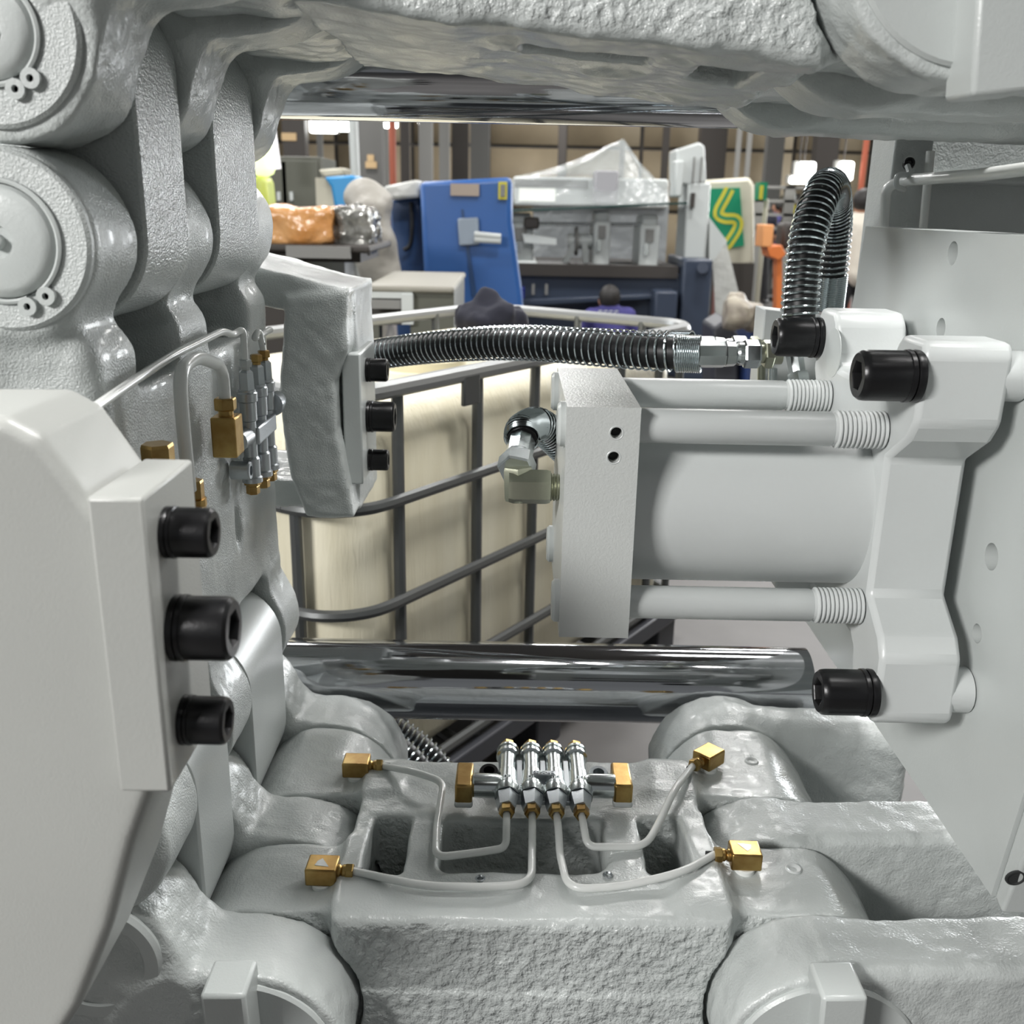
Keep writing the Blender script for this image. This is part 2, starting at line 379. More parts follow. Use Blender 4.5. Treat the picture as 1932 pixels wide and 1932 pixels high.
# link blades
def stadium(c, d, r, n=20):
    top, bot = (c, d) if c[1] > d[1] else (d, c); p = []
    for i in range(n+1): t = PI*i/n; p.append((top[0]+r*math.cos(t), top[1]+r*math.sin(t)))
    for i in range(n+1): t = PI+PI*i/n; p.append((bot[0]+r*math.cos(t), bot[1]+r*math.sin(t)))
    return p
for (c, d, k, lab) in ((U1, (U1[0], U2[1]), 1, 'upper near grey link blade with sparkling glossy flat, right of the top left pin'),
                       (U1, (U1[0], U2[1]), 3, 'upper far grey link blade with sparkling glossy flat, beside the background opening'),
                       (W1, (W1[0], L2[1]), 1, 'lower near grey link blade, pointed end beside the black bolts'),
                       (W1, (W1[0], L2[1]), 3, 'lower far grey link blade, standing against the chrome bar')):
    thing('link_blade', lab, 'link', P_(None, MB().prism(stadium(c, d, .078), 'y', S[k]+.003, S[k+1]-.003), M['blade' if c is U1 else 'cast_smooth'], bev=.003, sharp=30))

# pins with rings and circlips
def pin(name, lab, c, y, rp, rr, clip=None, ring=True):
    parts = [P_('pin', MB().lathe((c[0], y+.03, c[1]), (0, -1, 0), [(0, rp), (.036, rp), (.041, rp-.004), (.043, rp-.009), (.043, .013), (.039, .012), (.039, .006), (.046, .005), (.046, 0)], 64), M['cast_smooth'])]
    if ring:
        parts.append(P_('ring', MB().lathe((c[0], y+.02, c[1]), (0, -1, 0), [(0, rp+.001), (0, rr), (.022, rr), (.025, rr-.003), (.025, rp+.005), (.022, rp+.003), (.022, rp+.001)], 64, cap=False), M['castfine']))
    if clip is not None:
        m = MB()
        a0 = math.radians(clip); pts = []
        for i in range(60):
            t = a0+.12+(2*PI-.24)*i/59; pts.append((c[0]+(rp+.003)*math.cos(t), y-.007, c[1]+(rp+.003)*math.sin(t)))
        m.tube(pts, .0022, 6)
        for s_ in (-1, 1):
            t = a0+s_*.17; o = V(c[0]+(rp+.009)*math.cos(t), y-.010, c[1]+(rp+.009)*math.sin(t))
            m.lathe(o+V(0, .006, 0), (0, -1, 0), [(0, .0075), (.006, .0075), (.006, .0028), (.001, .0028), (.001, 0)], 14)
        parts.append(P_('retaining_clip', m, M['cast_smooth']))
    return thing(name, lab, 'pin', parts)
pin('toggle_pin', 'round grey pin end with nipple and retaining clip at the left edge', U1, S[0], .044, .071, clip=-62)
pin('toggle_pin', 'grey pin end with retaining clip cut by the top left corner', U2, S[0], .034, .068, clip=-58)
thing('toggle_pin', 'recessed grey pin end behind the blurred front arm at the bottom left', 'pin', [
    P_('ring', MB().lathe((L2[0], S[0]+.02, L2[1]), (0, -1, 0), [(0, .070), (.022, .070), (.026, .066), (.026, .0525), (.024, .0505), (.012, .050), (.012, .0001)], 72), M['cast_smooth']),
    P_('pin', MB().lathe((L2[0], S[0]+.01, L2[1]), (0, -1, 0), [(0, .046), (.0045, .046), (.006, .044), (.006, .0075), (.004, .0065), (-.001, .006), (-.001, .0001)], 64), M['cast_smooth'])])
def keyed_pin(lab, c, a, rd=.099):
    """large pin disc with a radial key block; a: angle of the key"""
    y = S[0]; parts = [P_('disc', MB().lathe((c[0], y+.02, c[1]), (0, -1, 0), [(0, rd), (.021, rd), (.024, rd-.003), (.024, 0)], 72), M['cast_smooth'])]
    u = V(math.cos(a), 0, math.sin(a)); w = V(-math.sin(a), 0, math.cos(a)); o = V(c[0], y, c[1])
    R = np.stack([w, V(0, 1, 0), u], 1)
    parts.append(P_('key', MB().box((-.0225, -.040, rd*.30), (.0225, .01, rd+.022), R, o), M['cast_smooth'], bev=.004))
    parts.append(P_('washer', MB().lathe(o+V(0, -.003, 0), (0, -1, 0), [(0, .030), (.006, .030), (.008, .028), (.008, .020), (.016, .019), (.018, .016), (.018, 0)], 48), M['cast_smooth']))
    return thing('keyed_pin', lab, 'pin', parts)
keyed_pin('grey keyed pin end at the bottom right corner', RB, math.radians(92))
keyed_pin('grey keyed pin end at the bottom left, beside the recessed pin', LB, math.radians(92))
keyed_pin('grey keyed pin end hanging from the top right edge', RT, math.radians(-85))

# stop arms with bolted stop blocks
g = Grid((-.56, 1.40, -.52), (-.20, 1.68, .0), .0036)
q = [(-.24, -.118), (-.243, -.20), (-.262, -.25), (-.262, -.32), (-.238, -.459), (-.315, -.459), (-.336, -.39), (-.346, -.27), (-.334, -.17), (-.330, -.128)]
b = g.ext(g.poly(q), 1.42, 1.66, .008)
b = smin(b, g.box((-.28, 1.475, -.46), (-.238, 1.66, -.12), .006), .006)
b = smin(b, g.ext(g.poly([(-.24, -.120), (-.36, -.090), (-.56, -.030), (-.56, -.11), (-.33, -.15)]), 1.43, 1.66, .008), .01)
b = smin(b, g.ext(g.poly([(-.26, -.42), (-.56, -.40), (-.56, -.47), (-.30, -.455)]), 1.47, 1.66, .008), .012)
b = b+g.noise(.04, .0018, 37)+g.noise(.012, .0009, 39)
thing('stop_carrier', 'far grey cast arm holding the stop block, in front of the white tank', 'link casting', P_(None, nets(g, b), M['castfine']))
g = Grid((-.74, .585, -.80), (-.235, .73, -.06), .0032)
q = [(-.325, -.134), (-.304, -.146), (-.286, -.175), (-.262, -.215), (-.252, -.25), (-.252, -.40), (-.272, -.45), (-.296, -.525), (-.328, -.60), (-.37, -.668), (-.43, -.76), (-.80, -.85), (-.80, -.13), (-.42, -.135)]
b = g.ext(g.poly(q), .61, .72, .010)
thing('stop_carrier', 'large blurred smooth grey arm filling the lower left foreground', 'link casting', P_(None, nets(g, b), M['shade_grey']))
def bolt_parts(p, ax, r, L, wr=1.0, n=72):
    """socket head: cap with hexagon recess, collar washer; p on the seat, ax outward"""
    hexf = lambda th, a: a*math.cos(PI/6)/np.cos((th % (PI/3))-PI/6)
    kn = lambda th, a: a+np.where(np.arange(len(th)) % 2, .00025, -.00025)
    circ = lambda th, a: np.full(len(th), a)
    head = MB().lathe(p, ax, [(L*.12, r*.985), (L*.16, r, kn), (L*.86, r, kn), (L*.94, r*.985), (L, r*.88), (L, r*.64, hexf), (L-.0015, r*.60, hexf), (L*.52, r*.58, hexf), (L*.42, .0001)], n)
    w = MB().lathe(p, ax, [(-.001, r*1.04), (L*.07, r*1.06), (L*.11, r*1.03), (L*.115, r*.9), (L*.14, r*.9), (L*.145, r*1.06), (L*.21, r*1.05), (L*.23, r*.98)], n)
    return P_('bolt', head, M['black'], subs=[P_('lock_washer', w, M['black'])])
def stop_block(lab, x0, x1, y0, y1, z0, z1, zs, Yb, L=.040):
    parts = [P_('plate', MB().box((x0, y0, z0), (x1, y1, z1)), M['shade_grey' if Yb < 1 else 'paint'], bev=.0025)]
    for z, r in zs: parts.append(bolt_parts(V(x1, Yb, z), (1, 0, 0), r, L*r/.0235*.98+.004))
    thing('stop_block', lab, 'stop block', parts)
stop_block('far rectangular grey stop block with three small black socket bolts', -.257, -.229, 1.45, 1.60, -.412, -.212, ((-.245, .0175), (-.318, .0235), (-.388, .0165)), 1.51)
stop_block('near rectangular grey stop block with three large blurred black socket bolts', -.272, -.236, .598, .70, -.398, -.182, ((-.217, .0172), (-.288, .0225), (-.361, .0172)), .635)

# chrome tie bars
for (z, lab) in ((-.767, 'lower chrome tie bar crossing the opening behind the lubrication fittings'), (.178, 'upper chrome tie bar just under the top casting')):
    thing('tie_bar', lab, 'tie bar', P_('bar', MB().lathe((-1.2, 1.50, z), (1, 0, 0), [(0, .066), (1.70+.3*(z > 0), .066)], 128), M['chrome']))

# machine base under the linkage
thing('machine_pedestal', 'dark grey machine pedestal low under the linkage', 'pedestal', [
    P_('bed', MB().box((-1.3, .55, -1.32), (1.3, 1.62, -1.20)), mat('dark_grey_base_paint', (.05, .055, .06), .5)),
    P_('skirt', MB().box((-1.3, .60, -1.50), (1.3, .70, -1.32)), M['black']), P_('skirt', MB().box((-1.3, 1.50, -1.50), (1.3, 1.60, -1.32)), M['black'])])
# ================================================================== PLATEN, CYLINDER, MOUNT
XP, X1, X2 = .50, .392, .478
# platen side plate with drilled holes
from mathutils.geometry import delaunay_2d_cdt
def plate_with_holes(out, holes, fn, t0, t1, rev=False):
    pts = [Vector(p) for p in out]; edges = [(i, (i+1) % len(out)) for i in range(len(out))]; rings_ = []
    for (cy, cz, r) in holes:
        k = len(pts); n = 28; rings_.append((k, n, cy, cz, r))
        pts += [Vector((cy+r*math.cos(2*PI*i/n), cz+r*math.sin(2*PI*i/n))) for i in range(n)]
        edges += [(k+i, k+(i+1) % n) for i in range(n)]
    v, e, f, *_ = delaunay_2d_cdt(pts, edges, [], 0, 1e-6)
    F = []
    for t in f:
        c = sum((v[i] for i in t), Vector((0, 0)))/len(t)
        if any((c-Vector(h[:2])).length < h[2] for h in holes): continue
        ins = False; j = len(out)-1
        for i in range(len(out)):
            (a, b), (c2, d) = out[i], out[j]
            if (b > c.y) != (d > c.y) and c.x < (c2-a)*(c.y-b)/(d-b)+a: ins = not ins
            j = i
        if ins: F.append(list(t))
    n = len(v); m = MB(); V3 = [fn(t0, p.x, p.y) for p in v]+[fn(t1, p.x, p.y) for p in v]
    FF = [tuple(t)[::-1] for t in F]+[tuple(i+n for i in t) for t in F]
    FF += [(i, (i+1) % len(out), (i+1) % len(out)+n, i+n) for i in range(len(out))]
    for (k, q, *_r) in rings_: FF += [(k+i, k+i+n, k+(i+1) % q+n, k+(i+1) % q) for i in range(q)]
    if rev: FF = [f[::-1] for f in FF]
    m.add(V3, FF)
    return m
holes = [(1.166, -.042, .0135), (1.168, -.128, .0125), (.964, -.339, .0145), (.966, -.427, .0105)]
m = plate_with_holes([(.848, -.667), (1.62, -.66), (1.60, -.15), (1.488, -.146), (1.470, -.018), (.70, -.018), (.80, -.36)], holes, lambda t, a, b: (t, a, b), XP, XP+.058)
backs = [MB().cyl((XP+.046, cy, cz), (XP+.056, cy, cz), r*1.05, seg=28) for (cy, cz, r) in holes]
front = MB().prism([(.83, -.675), (.848, -.667), (.80, -.36), (.70, -.018), (.66, -.018), (.76, -.36)], 'x', XP+.003, XP+.20)
h_ = at(1915, 1655, .8195)
thing('platen', 'big flat grey machine platen plate at right with four drilled holes in its side', 'platen', [
    P_('side_plate', m, M['paint'], sharp=30), *[P_('hole_bottom', b_, M['paint']) for b_ in backs], P_('end_flange', front, M['paint'], bev=.004),
    P_('threaded_hole', MB().lathe(h_, (0, -1, -.2), [(0, .0100), (.0018, .0096), (.0021, .0080), (.0010, .0072), (.0008, .0001)], 24, cap=False), M['hole'], label='dark threaded hole')])  # dark disc on the face stands in for the shaded hole
# spacer rings and mounting flange (cross shaped in the YZ plane)
Yc, Zc = 1.115, -.322
def mir(pts):   # quarter outline -> full outline
    a = [(p, q) for p, q in pts]
    return [(Yc+p, Zc+q) for p, q in a]+[(Yc-p, Zc+q) for p, q in a[::-1]]+[(Yc-p, Zc-q) for p, q in a]+[(Yc+p, Zc-q) for p, q in a[::-1]]
ql = [(.112, .076), (.158, .106), (.172, .126), (.174, .194), (.166, .206), (.112, .206), (.098, .194), (.086, .152), (.072, .141)]
out = []
seen = set()
for p in mir(ql):
    k = (round(p[0], 4), round(p[1], 4))
    if k not in seen: seen.add(k); out.append(p)
fl = MB().prism(out, 'x', X1, X2)
boltc = [(-.172+.008, .182-.008+.02), (.172-.006, .192), (-.168, -.152+.02-.0), (.168, -.135)]
BC = [(at(1730, 710, .955)[1], at(1730, 710, .955)[2]), (1.275, at(1538, 637, 1.275)[2]), (.955, at(1643, 1307, .955)[2]), (1.275, -.49)]
parts = [P_('flange', fl, M['paint_light'], bev=.006, sharp=16)]
sp = []
for (y, z) in BC: sp.append(P_('spacer_ring', MB().lathe((X2-.012, y+.012, z), (1, 0, 0), [(0, .025), (XP-X2+.010, .025)], 40), M['paint_light']))
parts += sp
for i, (y, z) in enumerate(BC[:3]):
    parts.append(bolt_parts(V(X1, y, z), (-1, 0, 0), .0245, .058))
parts.append(P_('counterbore', MB().lathe((X1+.0005, 1.215, -.165), (-1, 0, 0), [(0, .030), (.001, .030), (.0012, .0001)], 40), M['paint']))
thing('mounting_flange', 'thick pale grey cross shaped mounting flange with three big black socket bolts', 'flange', parts)

# hydraulic cylinder
hb = .128; xa, xb = .054, .130
_ph = [at(px, py, Yc-hb) for (px, py) in ((1163, 817), (1158, 863))]
blk = plate_with_holes([(xa, Zc-hb), (xb, Zc-hb), (xb, Zc+hb), (xa, Zc+hb)], [(p[0], p[2], .0060) for p in _ph], lambda t, a, b: (a, t, b), Yc-hb, Yc+hb, rev=True)
parts = [P_('end_block', blk, M['paint_warm'], flat=1)]
parts.append(P_('barrel', MB().lathe((xb-.004, Yc, Zc), (1, 0, 0), [(0, .1005), (X1-xb+.006, .1005)], 128), M['paint_light']))
parts.append(P_('barrel_collar', MB().lathe((xb-.002, Yc, Zc), (1, 0, 0), [(0, .0985), (.014, .0985), (.016, .0995)], 96), M['paint']))
for (sy, sz) in ((-1, 1), (-1, -1), (1, 1), (1, -1)):
    y, z = Yc+sy*.0965, Zc+sz*.0975+.006*(sz > 0)
    rod = MB().lathe((xb-.01, y, z), (1, 0, 0), [(0, .0185), (X1-.058-xb+.01, .0185), (X1-.056-xb+.01, .0172), (X1-xb+.008, .0172)], 40)
    th = [(0, .0175)]
    for k in range(11): th += [(.003+k*.0048, .0178), (.0045+k*.0048, .0202), (.0058+k*.0048, .0202), (.0070+k*.0048, .0178)]
    parts.append(P_('tie_rod', rod, M['paint_light'], subs=[P_('thread', MB().lathe((X1-.056, y, z), (1, 0, 0), th, 40), M['paint_light'])]))
    parts.append(P_('rod_head', MB().lathe((xa+.001, y, z), (-1, 0, 0), [(0, .024), (.006, .024), (.009, .021), (.009, 0)], 40), M['paint_light'] if sz < 0 and sy < 0 else M['paint']))
for (px, py) in ((1163, 817), (1158, 863)):
    p = at(px, py, Yc-hb); p[1] = Yc-hb
    parts.append(P_('port_hole', MB().lathe(p+V(0, .014, 0), (0, -1, 0), [(0, .0001), (0, .0061)], 28, cap=False), M['hole'], label='small dark round port hole'))
    parts.append(P_('port_rim', MB().lathe(p+V(0, .0015, 0), (0, -1, 0), [(-.003, .0060), (.0014, .0062), (.0020, .0070), (.0012, .0082)], 28, cap=False), M['paint_light']))
parts.append(P_('side_lug', MB().box((X1-.045, 1.20, Zc-.150), (X1+.002, 1.27, Zc-.120)), M['paint_light'], bev=.002))
thing('hydraulic_cylinder', 'pale grey hydraulic cylinder with square end block and four threaded tie rods', 'cylinder', parts)

# ------------------------------------------------------------------ spring guarded hoses
def helix(path, R, r, pitch, seg=22, ws=5):
    L = np.r_[0, np.cumsum(np.linalg.norm(np.diff(path, axis=0), axis=1))]; n = int(L[-1]/pitch*seg)
    T = np.gradient(path, axis=0); T /= np.linalg.norm(T, axis=1)[:, None]
    _, a, _b = frame(T[0]); A = []
    for t in T: a = a-t*(a@t); a /= np.linalg.norm(a); A.append(a)
    A = np.array(A); s = np.linspace(0, L[-1], n); th = s/pitch*2*PI
    ip = lambda D: np.stack([np.interp(s, L, D[:, i]) for i in range(3)], 1)
    c, t, a = ip(path), ip(T), ip(A); b = np.cross(t, a)
    pts = c+R*(np.cos(th)[:, None]*a+np.sin(th)[:, None]*b)
    rad = np.cos(th)[:, None]*a+np.sin(th)[:, None]*b; R_ = []
    for ph in np.linspace(0, 2*PI, ws, endpoint=False): R_.append(pts+r*(math.cos(ph)*rad+math.sin(ph)*t))
    V_ = np.stack(R_, 1).reshape(-1, 3); f = []
    for i in range(n-1):
        for k in range(ws): l = (k+1) % ws; f.append((i*ws+k, i*ws+l, (i+1)*ws+l, (i+1)*ws+k))
    return MB().add(V_, f)
def hose(name, lab, pts, R=.0248, pitch=.0112, tight0=0, tight1=0, extra=(), wire=.0015):
    path = resample(spline(pts, 14), step=.004); L = np.r_[0, np.cumsum(np.linalg.norm(np.diff(path, axis=0), axis=1))]
    parts = [P_('rubber_tube', MB().tube(path, R*.86, 20), M['rubber'])]
    i0 = np.searchsorted(L, tight0); i1 = np.searchsorted(L, L[-1]-tight1)
    parts.append(P_('guard_spring', helix(path[i0:i1+1], R, wire, pitch), M['wire']))
    if tight0: parts.append(P_('closed_coils', helix(path[:i0+2], R, wire, wire*1.9), M['wire']))
    if tight1: parts.append(P_('closed_coils', helix(path[i1-1:], R, wire, wire*1.9), M['wire']))
    parts += list(extra); return thing(name, lab, 'hose', parts)
def coupling(p, d, k=1.0):
    """crimped ferrule, swivel nut and adaptor along d from p"""
    p = np.asarray(p, float); d = np.asarray(d, float)/np.linalg.norm(d)
    fe = MB().lathe(p-d*.004, d, [(0, .0185*k), (.034*k, .0185*k), (.037*k, .0175*k)], 8)
    fe.lathe(p+d*.034*k, d, [(0, .0175*k), (.012*k, .0165*k), (.016*k, .013*k)], 8)
    nt = MB().lathe(p+d*.046*k, d, [(0, .012*k), (.006*k, .0155*k), (.012*k, .0155*k), (.013*k, .012*k)], 24); nt.hexp(p+d*.058*k, p+d*.080*k, .0195*k, ph=.3)
    ad = MB().lathe(p+d*.079*k, d, [(0, .0125*k), (.014*k, .0125*k)], 24); ad.hexp(p+d*.086*k, p+d*.098*k, .0200*k, ph=.1); ad.lathe(p+d*.098*k, d, [(0, .014*k), (.012*k, .014*k)], 24)
    return [P_('ferrule', fe, M['zinc'], sharp=20), P_('swivel_nut', nt, M['zinc'], sharp=20), P_('adaptor', ad, M['olive'], sharp=20, label='yellowish hexagon adaptor')]
Yh = 1.345
pp = [at(600, 705, 1.80), at(680, 676, 1.73), at(760, 662, 1.66), at(860, 652, 1.58), at(960, 648, 1.51), at(1060, 652, 1.45), at(1160, 660, 1.40), at(1250, 666, 1.36), at(1322, 668, Yh)]
hose('hydraulic_hose', 'front spring guarded black hose running level across the opening to the zinc coupling', pp, tight1=.030, extra=coupling(at(1322, 668, Yh), at(1400, 668, Yh)-at(1322, 668, Yh)))
Yh2 = 1.44
pp = [at(600, 706, 1.92), at(700, 674, 1.85), at(800, 656, 1.77), at(900, 645, 1.70), at(1000, 643, 1.62), at(1100, 649, 1.55), at(1200, 654, 1.485), at(1305, 657, Yh2)]
hose('hydraulic_hose', 'rear spring guarded black hose half hidden behind the front level hose', pp, R=.0245, tight1=.030, extra=coupling(at(1305, 658, Yh2), at(1400, 659, Yh2)-at(1305, 658, Yh2)))
pp = [at(1506, 660, 1.36), at(1508, 600, 1.36), at(1513, 530, 1.37), at(1522, 460, 1.38), at(1537, 400, 1.40), at(1553, 363, 1.43), at(1566, 352, 1.49), at(1574, 375, 1.56), at(1576, 430, 1.60), at(1570, 500, 1.61), at(1561, 582, 1.62)]
hose('hydraulic_hose', 'looped spring guarded black hose standing upright beside the platen', pp, R=.0245, tight1=.050, wire=.0017, pitch=.0088, extra=[P_('hose_pipe', MB().cyl(at(1561, 578, 1.62), at(1560, 640, 1.62), .008), M['zinc'])])
pp = [at(1503, 690, 1.36), at(1513, 735, 1.34)]
thing('hose_fitting', 'bright zinc hose end fitting below the upright looped hose', 'fitting', [P_('ferrule', MB().lathe(at(1494, 640, 1.38), at(1506, 712, 1.36)-at(1494, 640, 1.38), [(0, .012), (.030, .0125), (.058, .0115)], 8), M['zinc'], sharp=20),
    P_('nut', MB().hexp(at(1505, 705, 1.36), at(1512, 745, 1.345), .016), M['zinc'], sharp=20)])
pp = [at(600, 1290, 1.66), at(650, 1340, 1.64), at(705, 1378, 1.62), at(770, 1425, 1.60), at(815, 1480, 1.58)]
hose('hydraulic_hose', 'left one of two spring guarded hoses dipping below the chrome bar', pp, R=.024, wire=.0022)
pp = [at(655, 1290, 1.74), at(700, 1340, 1.72), at(765, 1385, 1.70), at(815, 1428, 1.68), at(860, 1490, 1.66)]
hose('hydraulic_hose', 'right one of two spring guarded hoses dipping below the chrome bar', pp, R=.024, wire=.0022)
# elbow and hose behind the end block
e0 = V(xa, *at(1045, 925, 1.10)[1:]); Ye = e0[1]
c = at(960, 922, 1.08); cx = c[0]+.012
el = MB(); ez = c[2]
el.hexp((cx-.012, 1.09, ez), (cx+.036, 1.09, ez), .0205, ph=PI/6, ch=.10); el.hexp((cx, 1.10, ez-.018), (cx-.002, 1.10, ez+.022), .019, ph=0, ch=.1)
st = MB(); prof = [(0, .0001)]
for k in range(5): prof += [(.0+k*.0035, .0145), (.0018+k*.0035, .0165)]
st.lathe((cx+.035, 1.09, ez), (1, 0, 0), prof+[(xa-cx-.033, .0155)], 28)
n0 = at(975, 880, 1.11); f0 = at(985, 828, 1.16); up = (f0-n0); up = up/np.linalg.norm(up)
nut = MB().hexp(n0-up*.010, n0+up*.014, .0225, ph=.2); nut.lathe(n0+up*.014, up, [(0, .018), (.006, .016)], 24)
fer = MB().lathe(n0+up*.018, up, [(0, .0165), (.030, .0170), (.033, .016)], 8)
hp = [f0, f0+up*.018, f0+V(.022, .05, .006), f0+V(.055, .09, -.03), f0+V(.10, .13, -.08), f0+V(.16, .16, -.13)]
path = resample(spline(hp, 12), step=.004)
thing('elbow_fitting', 'steel elbow with hexagon nut screwed into the back of the end block', 'fitting', [
    P_('elbow', el, M['olive'], sharp=20, label='olive grey forged elbow'), P_('thread', st, M['olive'], sharp=20), P_('nut', nut, M['zinc'], sharp=20)])
thing('hydraulic_hose', 'short spring guarded hose curling behind the square end block', 'hose', [
    P_('ferrule', fer, M['zinc'], sharp=20), P_('rubber_tube', MB().tube(path, .018, 20), M['rubber']), P_('guard_spring', helix(path[10:], .021, .0016, .0062), M['wire']), P_('closed_coils', helix(path[:12], .021, .0016, .0030), M['wire'])])
# plain plates behind the upper bolt
thing('bracket_plate', 'upright pale grey bracket plate behind the hose coupling', 'bracket', [
    P_('plate', MB().prism([tuple(at(1443, 583, 1.46)[[0, 2]]), tuple(at(1560, 598, 1.46)[[0, 2]]), tuple(at(1545, 770, 1.46)[[0, 2]]), tuple(at(1428, 770, 1.46)[[0, 2]])], 'y', 1.46, 1.52), M['paint_light'], bev=.002),
    P_('pipe', MB().cyl(at(1437, 690, 1.42), at(1434, 790, 1.42), .0055), M['olive']),
    P_('pipe', MB().cyl(at(1458, 695, 1.40), at(1455, 790, 1.40), .0065), M['zinc'])])
# cast frame behind the platen, pipes and clamp
xp = at(1672, 400, 1.55)[0]
thing('frame_post', 'grey cast frame post behind the platen, top right, with a clamped pipe', 'machine casting', [
    P_('post', MB().box((xp, 1.55, -.25), (at(1752, 350, 1.55)[0], 1.65, .30)), M['cast'], bev=.004),
    P_('wall', MB().box((at(1752, 350, 1.60)[0]-.01, 1.60, -.4), (1.3, 1.66, .5)), M['cast']),
    P_('rib', MB().box((at(1770, 350, 1.56)[0], 1.52, .045), (1.2, 1.61, .06)), M['cast'], bev=.004)])
pp = fillet([at(1664, 500, 1.53), at(1672, 352, 1.53), at(1710, 340, 1.51), at(1850, 330, 1.35), at(1990, 312, 1.22)], .03)
thing('pipe', 'grey painted pipe bending from the frame post toward the right edge', 'pipe', [P_('tube', MB().tube(pp, np.linspace(.0075, .0085, len(pp)), 14), M['tube']),
    P_('clamp', MB().tube(fillet([at(1712, 312, 1.51), at(1718, 330, 1.50), at(1692, 330, 1.49), at(1690, 352, 1.49), at(1706, 358, 1.50)], .012), .004, 8), M['paint']),
    bolt_parts(at(1714, 310, 1.53), V(-.3, -1, .1), .008, .016, n=36)])
thing('pipe', 'thin upright grey pipe standing against the frame post', 'pipe', P_(None, MB().cyl(at(1756, 285, 1.52), at(1738, 470, 1.52), .0062), M['tube']))

# ------------------------------------------------------------------ lubrication
# chrome injector manifold on the lower beam
zi = -.709; Ya, Yb = 1.165, 1.030
xs = [at(957, 1500, 1.1)[0]+.0305*i for i in range(4)]
xs = [atz(px, 1480, zi)[0] for px in (957, 1003, 1047, 1092)]; YT_ = atz(1000, 1414, zi)[1]; K = 1.14
parts = []; 
for i, x in enumerate(xs):
    o = V(x, YT_, zi); ax = (0, -1, -.02)
    b = MB().lathe(o, ax, [(K*a_, b_*1.24) for a_, b_ in [(0, .0092), (.0015, .0108), (.0045, .0108), (.0047, .0122), (.0075, .0122), (.0077, .0110), (.0150, .0110), (.0152, .0124), (.0180, .0124), (.0195, .0098), (.052, .0098), (.055, .0112), (.080, .0116), (.0802, .0130), (.0835, .0130), (.0837, .0120), (.0865, .0120), (.0867, .0142), (.0895, .0142), (.097, .0128)]], 28)
    nt = MB().lathe(o, ax, [(K*a_, b_*1.2) for a_, b_ in [(.098, .0128), (.102, .0125), (.118, .0098), (.120, .0001)]], 6, ph=.3)
    br = MB().lathe(o, ax, [(K*a_, b_*1.12) for a_, b_ in [(.117, .0070), (.118, .0090), (.127, .0088), (.129, .0075), (.129, .0052), (.120, .0045)]], 6, ph=.1)
    cp = MB().lathe(o, (0, 1, .02), [(-.001, .0100), (.002, .0100), (.011, .0098), (.0135, .0082), (.0136, .0001)], 6, ph=.25)
    c1 = bpy.data.curves.new('n', 'FONT')
    parts.append(P_('injector', b, M['zinc'], sharp=25, subs=[P_('hexagon_end', nt, M['zincmatt'], sharp=15), P_('outlet_nut', br, M['brass'], sharp=15, label='brass outlet nut'), P_('cap_nut', cp, M['brass'], sharp=15, label='brass hexagon cap nut')]))
yb = atz(1000, 1482, zi)[1]
web = MB().box((xs[1], yb+.003, zi-.002), (xs[2], yb+.013, zi+.0145)); web.box((xs[0], yb-.030, zi-.009), (xs[3], yb+.050, zi-.003))
web2 = MB()
for i in range(3):
    xm = (xs[i]+xs[i+1])/2; web2.box((xm-.0035, yb-.020, zi-.005), (xm+.0035, yb+.050, zi+.0065))
parts.append(P_('body', web, M['zincmatt'], bev=.001)); parts.append(P_('web', web2, M['zincmatt'], bev=.001))
stubm = MB().lathe((xs[0]-.008, yb-.002, zi), (-1, 0, 0), [(0, .0135), (.006, .0155), (.034, .0155), (.036, .0145)], 32)
stubm2 = MB().lathe((xs[3]+.008, yb+.002, zi), (1, 0, 0), [(0, .0135), (.006, .0155), (.036, .0155), (.038, .0145)], 32)
parts += [P_('inlet_stub', stubm, M['zinc'], sharp=25), P_('inlet_stub', stubm2, M['zinc'], sharp=25)]
for sgn, x in ((-1, xs[0]-.022), (1, xs[3]+.024)):
    ear = MB().lathe((x+sgn*.002, yb+.020, zi-.006), (0, -.25, 1), [(0, .0125), (.016, .0125), (.018, .0115), (.018, .0072), (.010, .0068), (.010, .0001)], 28)
    parts.append(P_('mounting_ear', ear, M['black'] if sgn < 0 else M['zincmatt'], sharp=25))
thing('lubrication_manifold', 'four chrome lubrication injectors in a row on the lower beam', 'lubrication block', parts)
# raised lettering on the injectors
def text(body, loc, rot, size, mt, depth, name, lab=None, ext=.0007):
    c = bpy.data.curves.new(name, 'FONT'); c.body = body; c.size = size; c.extrude = ext; c.align_x = 'CENTER'; c.align_y = 'CENTER'
    t = bpy.data.objects.new(name, c); COL.objects.link(t); bpy.context.view_layer.update(); me = bpy.data.meshes.new_from_object(t.evaluated_get(bpy.context.evaluated_depsgraph_get())); bpy.data.objects.remove(t)
    o = bpy.data.objects.new(name, me); me.name = name; COL.objects.link(o); me.materials.clear(); me.materials.append(mt); o.parent = depth; o['kind'] = 'stuff'
    o.location = tuple(np.asarray(loc)-np.array(depth_loc(depth))); o.rotation_euler = rot
    return o
def depth_loc(o):
    p = o
    while p.parent: p = p.parent
    l = np.array(p.location); l[2] -= CZ; return l
man = [o for o in bpy.data.objects if o.name.startswith('lubrication_manifold')][0]
yt = YT_
for i, x in enumerate(xs):
    text(str(4-i), (x, yt-.0125, zi+.0137), (0, 0, PI), .0068, M['zinc'], man, 'raised_number')
    text('30', (x, yt-.0875, zi+.0130), (0, 0, PI), .010, M['zincmatt'], man, 'raised_number')
